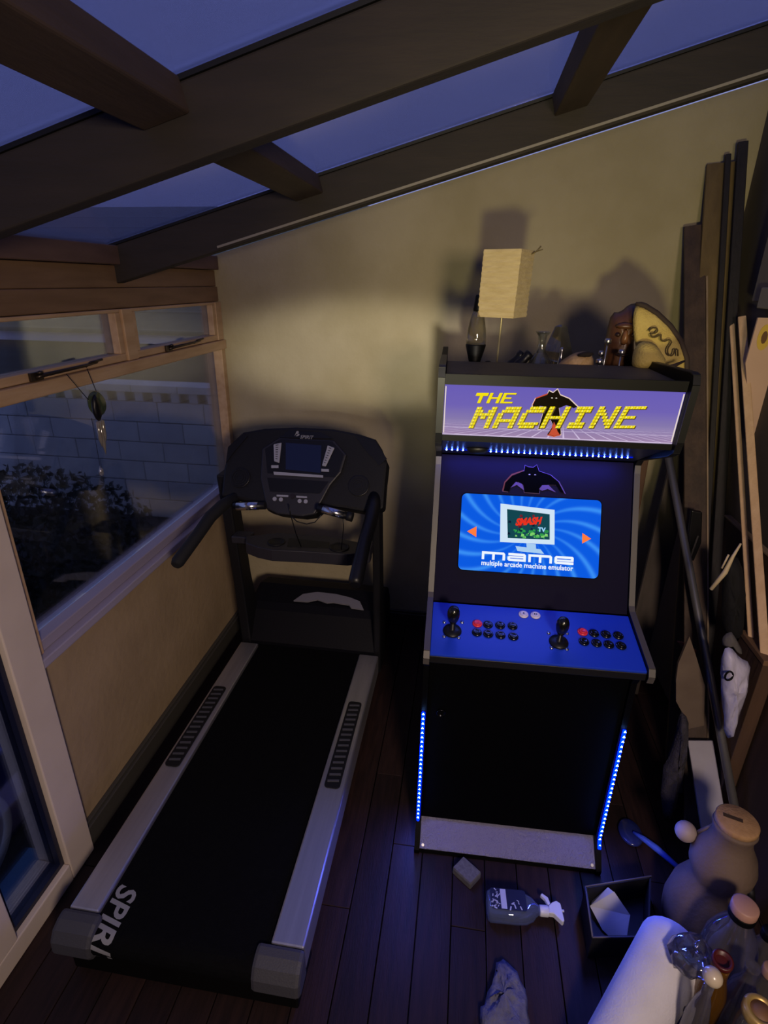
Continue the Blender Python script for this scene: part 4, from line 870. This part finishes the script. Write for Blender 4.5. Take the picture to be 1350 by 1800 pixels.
tb_ = thing('foam_roll', (.52, .92, 0), 'thick white foam roll slanting up from the floor in the foreground', 'foam roll')
a, b = Vector((.432, .790, .075)), Vector((.660, 1.042, .235)); d_ = (b-a).normalized()
path = [a.lerp(b, t/8) for t in range(9)]; rad = [.070+.0018*t for t in range(9)]
for k, t in enumerate((.3, .55, .75, .88, .96, 1.0)): path.append(b + d_*.06*t); rad.append(.0845*math.sqrt(max(0.0, 1-(t*.985)**2)))
MB().tube(path, rad, 28).build('roll_body', mat('white_foam', 'd6d2d8', .85, col2='cac6cc', scale=12, bump=.25, bscale=200), tb_)
MB().lathe([(.0, 0), (.0075, .001), (.007, .003), (0, .0035)], b - d_*.10 + Vector((.07, -.07, .02)).normalized()*.0815, 10, axis=(.7, -.7, .2)).build('dent', mat('dent_dark', '4a464c', .9), tb_)

def bottle(name, x, y, prof, label, capr=None, capm=None, gm=None, rot=None, cap_prof=None, cat='bottle', grp=None):
    t = thing(name, (x, y, 0), label, cat, grp)
    base = (x, y, .001)
    MB().lathe(prof, base, 24, axis=rot or (0, 0, 1)).build('glass_body', gm or G_, t)
    if capm:
        h = prof[-1][1]
        MB().lathe([(capr, h-.022), (capr*1.04, h-.018), (capr*1.04, h+.003), (capr*.9, h+.006), (0, h+.0062)], base, 20, axis=rot or (0, 0, 1)).build('cap', capm, t)
    return t
GB = glass('bottle_glass', 'd8dadc', .09, diffuse=.26, dcol='a49c94')
big = bottle('glass_jug', .820, 1.078, [(0, 0), (.062, .001), (.068, .012), (.068, .20), (.064, .25), (.048, .30), (.030, .335), (.027, .36), (.027, .395)], 'large clear glass jug with a flat pinkish cap', .031, mat('pink_cap', 'b08674', .5), GB)
MB().lathe([(.0325, .355), (.033, .36), (.033, .372), (.0325, .374)], (.820, 1.078, .001), 20).build('cap_ring', M_BLACK, big)
am = bottle('amber_bottle', .745, .985, [(0, 0), (.034, .001), (.037, .01), (.037, .25), (.030, .29), (.0225, .33), (.021, .36), (.022, .41), (.0205, .41), (.018, .36)], 'amber glass bottle with a dark red rim, leaning towards the foam roll', None, None, glass('amber_glass', 'b0702a', .1, diffuse=.5, dcol='a8742a'), rot=(-.10, -.14, 1))
MB().lathe([(.0215, .398), (.0232, .4), (.0232, .413), (.017, .414), (.016, .39)], (.745, .985, .001), 18, axis=(-.10, -.14, 1)).build('rim', mat('dark_red_rim', '4a1414', .4), am)
st_b = bottle('stoppered_bottle', .652, .868, [(0, 0), (.022, .001), (.026, .01), (.026, .28), (.018, .34), (.011, .37), (.011, .42)], 'slim clear bottle with a round pearly stopper', None, None, GB)
MB().lathe([(.011, .42)] + [(.021*math.sin(t*math.pi/10), .437-.021*math.cos(t*math.pi/10)) for t in range(2, 11)], (.652, .868, .001), 18).build('stopper', mat('pearl_stopper', 'c4b49c', .25, spec=.7), st_b)
bottle('clear_bottle', .792, .950, [(0, 0), (.032, .001), (.036, .01), (.036, .24), (.030, .28), (.016, .315), (.0145, .35), (.0165, .355), (.0165, .365)], 'clear glass bottle without a cap just in front of the jug', None, None, GB)
jr = thing('glass_jar', (.775, .862, 0), 'glass jar with a gold ring lid at the bottom right', 'jar')
MB().lathe([(0, .001), (.034, .002), (.038, .012), (.038, .30), (.034, .325), (.033, .335)], (.775, .862, 0), 24).build('glass_body', GB, jr)
MB().lathe([(.036, .330), (.0375, .334), (.0375, .352), (.033, .358), (.024, .358), (.023, .354)], (.775, .862, 0), 26).build('lid_ring', mat('gold_lid', 'c8a860', .35, metal=.5), jr)
MB().lathe([(.0228, .3530), (.0228, .355), (0, .3555)], (.775, .862, 0), 24).build('lid_disc', mat('brown_lid_disc', '7a583a', .6), jr)
bottle('capped_bottle', .868, .990, [(0, 0), (.030, .001), (.033, .01), (.033, .20), (.022, .25), (.014, .275), (.0135, .30)], 'clear bottle with tan cap at the right edge', .0185, mat('tan_cap', 'a07c60', .5), GB)
bottle('capped_bottle', .925, 1.105, [(0, 0), (.030, .001), (.034, .01), (.034, .18), (.024, .22), (.015, .245), (.0145, .27)], 'bottle with a black cap beside the jug at the right edge', .019, M_BLACK, GB)
f_bag = lambda u, v, d: Vector((.668+u, .765-d+u*.4, v*1.35))
tag(MB().blob([(-.055, .004), (-.07, .06), (-.062, .16), (-.03, .22), (.01, .25), (.045, .23), (.066, .15), (.066, .05), (.05, .004)], f_bag, .055, 6, 8, .005, .2).build('black_bag', mat('black_bin_liner', '0a0a0d', .35, bump=.5, bscale=40), None, (.668, .765, 0)), 'black plastic bag slumped between the foam roll and the bottles', 'bag')
f_cl = lambda u, v, d: Vector((.660+u, .965+v, .338+d+u*.25))
tag(MB().blob([(-.045, -.03), (-.05, .02), (-.02, .055), (.03, .06), (.055, .02), (.05, -.035), (.01, -.055)], f_cl, .026, 5, 12, .006, .5).build('clear_wrapper', glass('crinkled_wrap', 'c8c8d0', .16, diffuse=.22, dcol='8a8a98', rough=.12), None, (.660, .965, .33)), 'crinkled clear plastic wrapper caught between the foam roll and the bottles', 'wrapper')

# ------------------------------------------------------------------ timber and odds and ends stacked on the right
M_DW = mat('dark_plank', '4c3a2c', .7, col2='382a20', scale=5, stretch=(6, 6, .6), bump=.25)
M_YW = mat('yellow_brown_board', '6e5a34', .7, col2='5c4a2a', scale=4, stretch=(6, 6, .6), bump=.2)
M_DK = mat('near_black_batten', '221c1c', .7, col2='181414', scale=5, stretch=(6, 6, .6), bump=.2)
M_PW = mat('pale_batten', 'e0bc90', .65, col2='d0aa7e', scale=6, stretch=(6, 6, .6), bump=.2)
def plank(label, p0, p1, w, wd, th, material, name='timber_plank', grp='timber leaning in the right corner', edge=None):
    t = thing(name, p0, label, 'plank', grp)
    MB().bar(p0, p1, w, wd, th).build('plank_face', material, t, bevel=.003)
    if edge:
        p0_, p1_ = Vector(p0), Vector(p1); tt = (p1_-p0_).normalized(); a = Vector(wd); a = (a-tt*a.dot(tt)).normalized()
        MB().bar(p0_+a*(w/2+.004), p1_+a*(w/2+.004), .006, wd, th*.9).build('highlight_strip', edge, t)  # pale strip added as the highlight along the plank's edge
    return t
M_EDGE = mat('pale_edge_strip', '9a8468', .7, col2='7c6850', scale=9)
plank('dark brown plank with a pale highlight strip on its edge leaning just right of the cabinet', (.965, 1.62, .012), (.895, 2.745, 2.13), .078, (1, -.25, 0), .022, M_DW, edge=M_EDGE)
plank('wide yellowish brown board leaning behind the dark brown plank', (1.025, 1.95, .012), (.970, 2.775, 2.36), .13, (1, -.15, 0), .02, M_YW)
plank('thin near-black batten reaching highest but one in the corner', (1.055, 1.90, .012), (.968, 2.752, 2.385), .020, (1, -.2, 0), .02, M_DK, 'timber_batten')
plank('near-black batten reaching highest of all in the corner', (1.077, 1.86, .012), (1.010, 2.745, 2.425), .036, (1, -.2, 0), .02, M_DK, 'timber_batten')
plank('thin pale batten, left of the two lit pale ones', (1.030, 1.757, .772), (1.030, 2.52, 1.786), .018, (1, -.5, 0), .018, M_PW, 'timber_batten')
plank('broader pale batten, right of the two lit pale ones', (1.032, 1.662, .772), (1.030, 2.43, 1.793), .027, (1, -.5, 0), .018, M_PW, 'timber_batten')
plank('reddish brown plank standing behind the right side of the cabinet', (.77, 2.42, .012), (.80, 2.60, 1.60), .09, (1, 0, 0), .02, mat('red_brown_plank', '5c3c26', .6, col2='482c1a', scale=5, stretch=(6, 6, .6)))
plank('grey brown board standing behind the metal pole', (.905, 2.38, .012), (.985, 2.56, 1.45), .10, (1, 0, 0), .02, mat('grey_board', '5a5048', .7, col2='4a423a', scale=5, stretch=(6, 6, .6)))
plank('pale painted board leaning by the foot of the metal pole', (1.005, 1.50, .012), (.950, 1.735, .34), .085, (1, -.2, 0), .02, mat('pale_painted_board', 'a8a4b0', .6, col2='9a96a2', scale=8, bump=.1), edge=None)
pl = thing('metal_pole', (1.062, 1.385, .012), 'thin silver metal pole leaning back behind the cabinet', 'pole')
MB().tube([(1.062, 1.385, .012), (.815, 2.36, 1.34)], .0145, 16).build('tube', mat('dull_aluminium', '8c8a88', .4, metal=.7), pl)
MB().tube([(1.0625, 1.383, .0095), (1.056, 1.408, .044)], .0165, 14).build('end_cap', M_RUBBER, pl)
wb_ = thing('drawing_board', (1.05, 2.25, 1.06), 'pale pinkish board with a yellow flower drawing at the right edge', 'board')
MB().prism(WBOARD, -.008, 0, XZ(2.25)).build('board_sheet', mat('pale_pink_card', 'd2b09a', .75, col2='c8a690', scale=6), wb_)
MB().prism(WPIC, .0006, .0016, XZ(2.25)).build('smudged_picture', mat('smudged_picture', '8f8672', .7, col2='b0a48e', scale=14), wb_)
mb = MB(); disc(mb, XZ(2.25), 1.044, 1.734, .022, .0006, .0016, 16, .045); mb.build('flower_petals', mat('yellow_paint', 'd0b048', .7), wb_)
mb = MB(); disc(mb, XZ(2.25), 1.044, 1.734, .010, .0020, .0030, 12, .022); mb.build('flower_centre', mat('brown_paint', '6a4a2a', .7), wb_)
cbn = thing('brown_board', (1.072, 2.0, 0), 'brown wooden board standing on the floor under the drawing board', 'board')
MB().box(1.066, 1.082, .80, 2.23, .001, 1.045, .003).build('panel_face', mat('brown_panel_wood', '4a3626', .7, col2='3a2a1e', scale=4, stretch=(1, 8, .5)), cbn)
MB().box(1.062, 1.086, .80, 2.23, 1.046, 1.054, .002).build('panel_edge', M_EDGE, cbn)
bcr = thing('brown_crate', (1.055, 1.7, 0), 'narrow brown wooden crate at the right edge, pale battens standing on it', 'crate')
MB().box(1.012, 1.057, 1.63, 1.80, .001, .770, .003).build('crate_body', mat('brown_crate_wood', '5a4230', .7, col2='463224', scale=5, stretch=(3, 3, .4), bump=.2), bcr)
MB().box(1.009, 1.060, 1.626, 1.804, .771, .790, .002).build('crate_top', mat('brown_crate_top', '7a5c40', .65), bcr)
XY_Y = lambda y0: (lambda u, v, d: Vector((u, y0-d, v)))
tag(MB().blob(BBAG, XY_Y(1.80), .035, 5, 2, .003, .15).build('black_jacket', mat('black_cloth', '0c0b0c', .85, bump=.3, bscale=60), None, (.96, 1.80, .9)), 'black cloth bag hanging in front of the pale battens', 'bag')
wbg = thing('white_bag', (.92, 1.60, .65), 'crumpled white plastic bag with a black ring mark hanging on the right', 'bag')
MB().blob(WBAG, XY_Y(1.60), .032, 6, 6, .003, .25).build('bag_body', mat('white_bag_plastic', 'c4c0d4', .45, col2='b4b0c6', scale=8, bump=.4, bscale=30), wbg)
rg = MB(); pts = [Vector((.886+.011*math.cos(t*math.pi/8), 1.566, .762+.017*math.sin(t*math.pi/8))) for t in range(17)]
rg.tube(pts, .003, 6); rg.build('ring_mark', M_BLACK, wbg)
tag(MB().blob(CAPG, XY_Y(1.635), .02, 4, 3, .001).build('grey_cap', mat('grey_cap_cloth', '5a5654', .9, bump=.3, bscale=90), None, (.91, 1.635, .84)), 'grey folded cloth draped over the top of the white bag', 'cloth')
tp_ = [(u, v) for u, v in TPANEL[:5]] + [(.935, .012), (.99, .012), (1.003, .242)] + TPANEL[6:]
tag(MB().prism(tp_, 0, .012, XY_Y(1.80)).build('plywood_offcut', mat('tan_plywood', '7a6a58', .8, col2='6a5a4a', scale=7, bump=.2), None, (.92, 1.80, 0)), 'tan plywood offcut with a slanting edge behind the metal pole', 'offcut')
tag(MB().blob([(u, v-.06 if v < .2 else v) for u, v in FUR], XY_Y(1.64), .03, 5, 7, .005, .3).build('dusty_fleece', mat('grey_fleece', '3e3a42', .95, col2='2e2b34', scale=50, bump=.6, bscale=150), None, (.84, 1.64, 0)), 'grey dusty fleece hanging down to the floor beside the cabinet', 'cloth')
btl = thing('black_tool', (.90, 2.10, 1.0), 'black flat tool with a bright blade stuck between the planks', 'tool')
MB().prism(BTOOL, 0, .02, XY_Y(2.10)).build('handle', M_BLACKP, btl, bevel=.004)
MB().bar((.915, 2.075, 1.02), (.905, 2.07, .93), .006, (1, 0, 0), .004).build('blade', M_STEEL, btl)
srp = thing('loose_strap', (.86, 1.70, 1.06), 'cream loose strap dangling in front of the planks', 'strap')
fr_s = [Vector((u, 1.70, v)) for u, v in STRAP]
MB().tube(fr_s, [.003, .005, .008, .006], 8).build('strap_band', mat('cream_strap', 'c8b48c', .7), srp)
MB().tube([(u, 1.70, v) for u, v in STRAP2], .003, 6).build('strap_end', mat('cream_strap', 'c8b48c', .7), srp)
tag(MB().prism(REDSTRIP, 0, .01, XY_Y(1.90)).build('red_offcut', mat('reddish_wood', '6e4034', .7), None, (.9, 1.90, .62)), 'small reddish wooden sliver between the cabinet and the pole', 'offcut')

# ------------------------------------------------------------------ hanging in the window, and outside
wc = thing('wind_chime', (WX+.075, 1.615, 1.60), 'small green wind chime with clear drops hanging at the window', 'wind chime')
X0 = WX+.075
MB().tube([(X0-.035, 1.56, 1.628), (X0, 1.59, 1.545)], .0014, 6).build('thread', M_RUBBER, wc)
MB().tube([(X0-.035, 1.66, 1.630), (X0, 1.64, 1.55)], .0014, 6).build('thread', M_RUBBER, wc)
MB().lathe([(0, -.004), (.038, -.004), (.041, 0), (.038, .004), (0, .004)], (X0, 1.628, 1.525), 20, axis=(1, -.3, 0), sx=1, sy=.8).build('leaf_disc', glass('green_disc', '9aa688', .06, diffuse=.4, dcol='70805c'), wc)
MB().blob([(1.595, 1.475), (1.585, 1.51), (1.595, 1.555), (1.612, 1.56), (1.622, 1.52), (1.618, 1.475)], lambda u, v, d: Vector((X0+.012+d, u, v)), .010, 4, 3, .001).build('dark_bird', M_BLACKP, wc)
for y, z0, z1, r_ in ((1.600, 1.475, 1.39, .0065), (1.612, 1.475, 1.36, .006), (1.624, 1.475, 1.40, .006)):
    MB().lathe([(.001, 0), (r_, -.005), (r_, -(z0-z1)*.7), (.001, -(z0-z1))], (X0+.01, y, z0), 10).build('glass_drop', glass('drop_glass', 'e8e0d0', .15, diffuse=.45, dcol='c8bca4'), wc)
MB().tube([(X0+.01, 1.575, 1.49), (X0+.01, 1.572, 1.335)], .0008, 5).build('thread', M_RUBBER, wc)
MB().lathe([(0, 0), (.007, -.018), (.008, -.026), (.005, -.034), (0, -.036)], (X0+.01, 1.572, 1.335), 12).build('crystal_drop', glass('crystal', 'f4f0e8', .3, diffuse=.3, dcol='d8d0c0'), wc)

ground = MB().box(-9.0, WX-.11, -2.0, 10.5, -.32, -.16)
tag(ground.build('ground', mat('dark_paving', '2a2c30', .9, col2='1e2024', scale=3, bump=.3)), 'dark paving outside the window wall', 'ground', kind='structure')
gw = thing('garden_wall', (-3.4, 4.45, -.16), 'white painted block wall outside the window, openwork course along its top', 'wall', kind='structure')
M_BK = [mat('white_painted_block_%d' % k, c, .8, col2=c2, scale=5, bump=.3) for k, (c, c2) in enumerate((('b4b8be', 'a2a6ae'), ('aaaeb6', '9a9ea8'), ('babcc2', 'a8acb4')))]
MB().box(-6.6, -1.40, 4.42, 4.60, -.16, .92).build('wall_core', mat('mortar', '747a84', .9), gw)
for r_ in range(6):
    x = -6.6 + (.21 if r_ % 2 else 0); z0 = -.155 + r_*.18
    while x < -1.45:
        dy = random.uniform(0, .006)
        MB().box(x+.004, min(x+.416, -1.41), 4.395-dy, 4.425, z0+.004, z0+.176, .003).build('brick', M_BK[random.randrange(3)], gw); x += .42
x = -6.6
while x < -1.5:
    MB().box(x, x+.075, 4.395, 4.59, .925, 1.005, .003).build('brick', M_BK[random.randrange(3)], gw); x += .165
x = -6.6
while x < -1.45:
    MB().box(x+.003, min(x+.417, -1.41), 4.375, 4.61, 1.006, 1.068, .004).build('coping_block', M_BK[random.randrange(3)], gw); x += .42
nb = thing('neighbouring_shed', (-4.5, 6.6, -.16), 'grey roofed shed beyond the garden wall, white board along its eaves', 'shed')
MB().box(-9.0, -.6, 6.62, 9.0, -.16, 1.19).build('shed_wall', mat('shed_wall', '6c6a66', .9, col2='5e5c58', scale=3, stretch=(1, 1, 6)), nb)
MB().box(-9.0, -.6, 6.55, 6.60, 1.16, 1.27, .004).build('fascia_board', mat('white_fascia', 'c4c6d8', .6), nb)
rf = MB(); fr = lambda u, v, d: Vector((u, 6.48 + v*.92, 1.275 + v*.42 + d))
rf.prism([(-9.2, 0), (-.5, 0), (-.5, 4.2), (-9.2, 4.2)], 0, .03, fr); rb = rf.build('roof_slope', mat('green_grey_roof', '6e7464', .85, col2='60665a', scale=5), nb)
for k in range(9):
    mb = MB(); v0 = k*.46; mb.prism([(-9.2, v0), (-.5, v0), (-.5, v0+.03), (-9.2, v0+.03)], .0301, .05, fr); mb.build('roof_batten', mat('roof_batten', '787c6e', .85), rb)

def leafy(name, c, rx, ry, rz_, n, col, col2, label):
    t = thing(name, (c[0], c[1], -.16), label, 'shrub')
    mb = MB(); rn = random.Random(21)
    for _ in range(n):
        while True:
            p = Vector((rn.uniform(-1, 1), rn.uniform(-1, 1), rn.uniform(-1, 1)))
            if .45 < p.length < 1: break
        p = Vector((c[0]+p.x*rx, c[1]+p.y*ry, c[2]+p.z*rz_))
        if p.z < -.1: continue
        q = Euler((rn.uniform(0, 6.3), rn.uniform(0, 6.3), rn.uniform(0, 6.3))).to_matrix(); s_ = rn.uniform(.018, .04)
        mb.add([p + q @ Vector(v)*s_ for v in ((-1, 0, 0), (0, -.5, .1), (1, 0, 0), (0, .5, .1))], [(0, 1, 2, 3)])
    o = mb.build('foliage', mat(name+'_leaf', col, .7, col2=col2, scale=8), t, fix=False); o['kind'] = 'stuff'
    st = MB()
    for _ in range(9):
        x, y = c[0]+rn.uniform(-.15, .15), c[1]+rn.uniform(-.15, .15)
        st.tube([(x, y, -.16), (x+rn.uniform(-.2, .2)*rx, y+rn.uniform(-.2, .2)*ry, c[2]*.4), (c[0]+rn.uniform(-.8, .8)*rx, c[1]+rn.uniform(-.8, .8)*ry, c[2]+rn.uniform(0, .6)*rz_)], [.016, .010, .004], 6)
    st.build('stems', mat('bark_brown', '3a2e24', .9), t)
leafy('garden_shrub', (-2.75, 2.75, .25), .95, .80, .58, 5200, '10180e', '0a100a', 'dark bushy shrub growing outside under the window')
hp_ = thing('garden_hoop', (-1.50, 1.06, -.16), 'pale hoop leaning outside the glazed door', 'hoop')
hc = Vector((-1.50, 1.02, .17)); hr_ = .165
def hoop(r, t): return hc + Vector((-.06*math.sin(t), math.cos(t), math.sin(t)))*r
MB().tube([hoop(hr_, 2*math.pi*k/36) for k in range(37)], .013, 10, caps=False).build('rim', mat('pale_hoop', 'a8aab4', .6), hp_)
for k in range(3):
    MB().tube([hoop(hr_, 2.1*k+.4), hc], .006, 8).build('spoke', mat('pale_hoop', 'a8aab4', .6), hp_)
MB().tube([hc-Vector((.02, 0, 0)), hc+Vector((.02, 0, 0))], .018, 12).build('hub', mat('pale_hoop', 'a8aab4', .6), hp_)
MB().tube([hoop(hr_, -1.4)-Vector((0, 0, .005)), (-1.50, 1.06, -.155)], .010, 8).build('prop_leg', mat('pale_hoop', 'a8aab4', .6), hp_)
tb2 = thing('garden_tub', (-1.86, 1.32, -.16), 'dark blue round tub outside behind the pale hoop', 'tub')
MB().lathe([(0, .001), (.20, .002), (.24, .44), (.255, .445), (.255, .46), (.225, .46), (.19, .03)], (-1.86, 1.32, -.16), 28).build('tub_body', mat('blue_tub', '24349a', .45), tb2)
MB().tube([(-1.86+.262*math.cos(t*math.pi/18), 1.32+.262*math.sin(t*math.pi/18), .29) for t in range(37)], .011, 8, caps=False).build('tub_rim', mat('blue_tub_rim', '3450c8', .4), tb2)
tag(MB().box(-1.46, -1.352, -.6, 1.19, -.16, -.015, .006).build('blue_reflection_box', mat('blue_reflection', '4a7ab0', .6, col2='4470a2', scale=6), None, (-1.40, .3, -.16)), 'light blue box outside standing in for a reflection in the glazed door', 'reflection')  # box added for the blue reflection low in the door glass
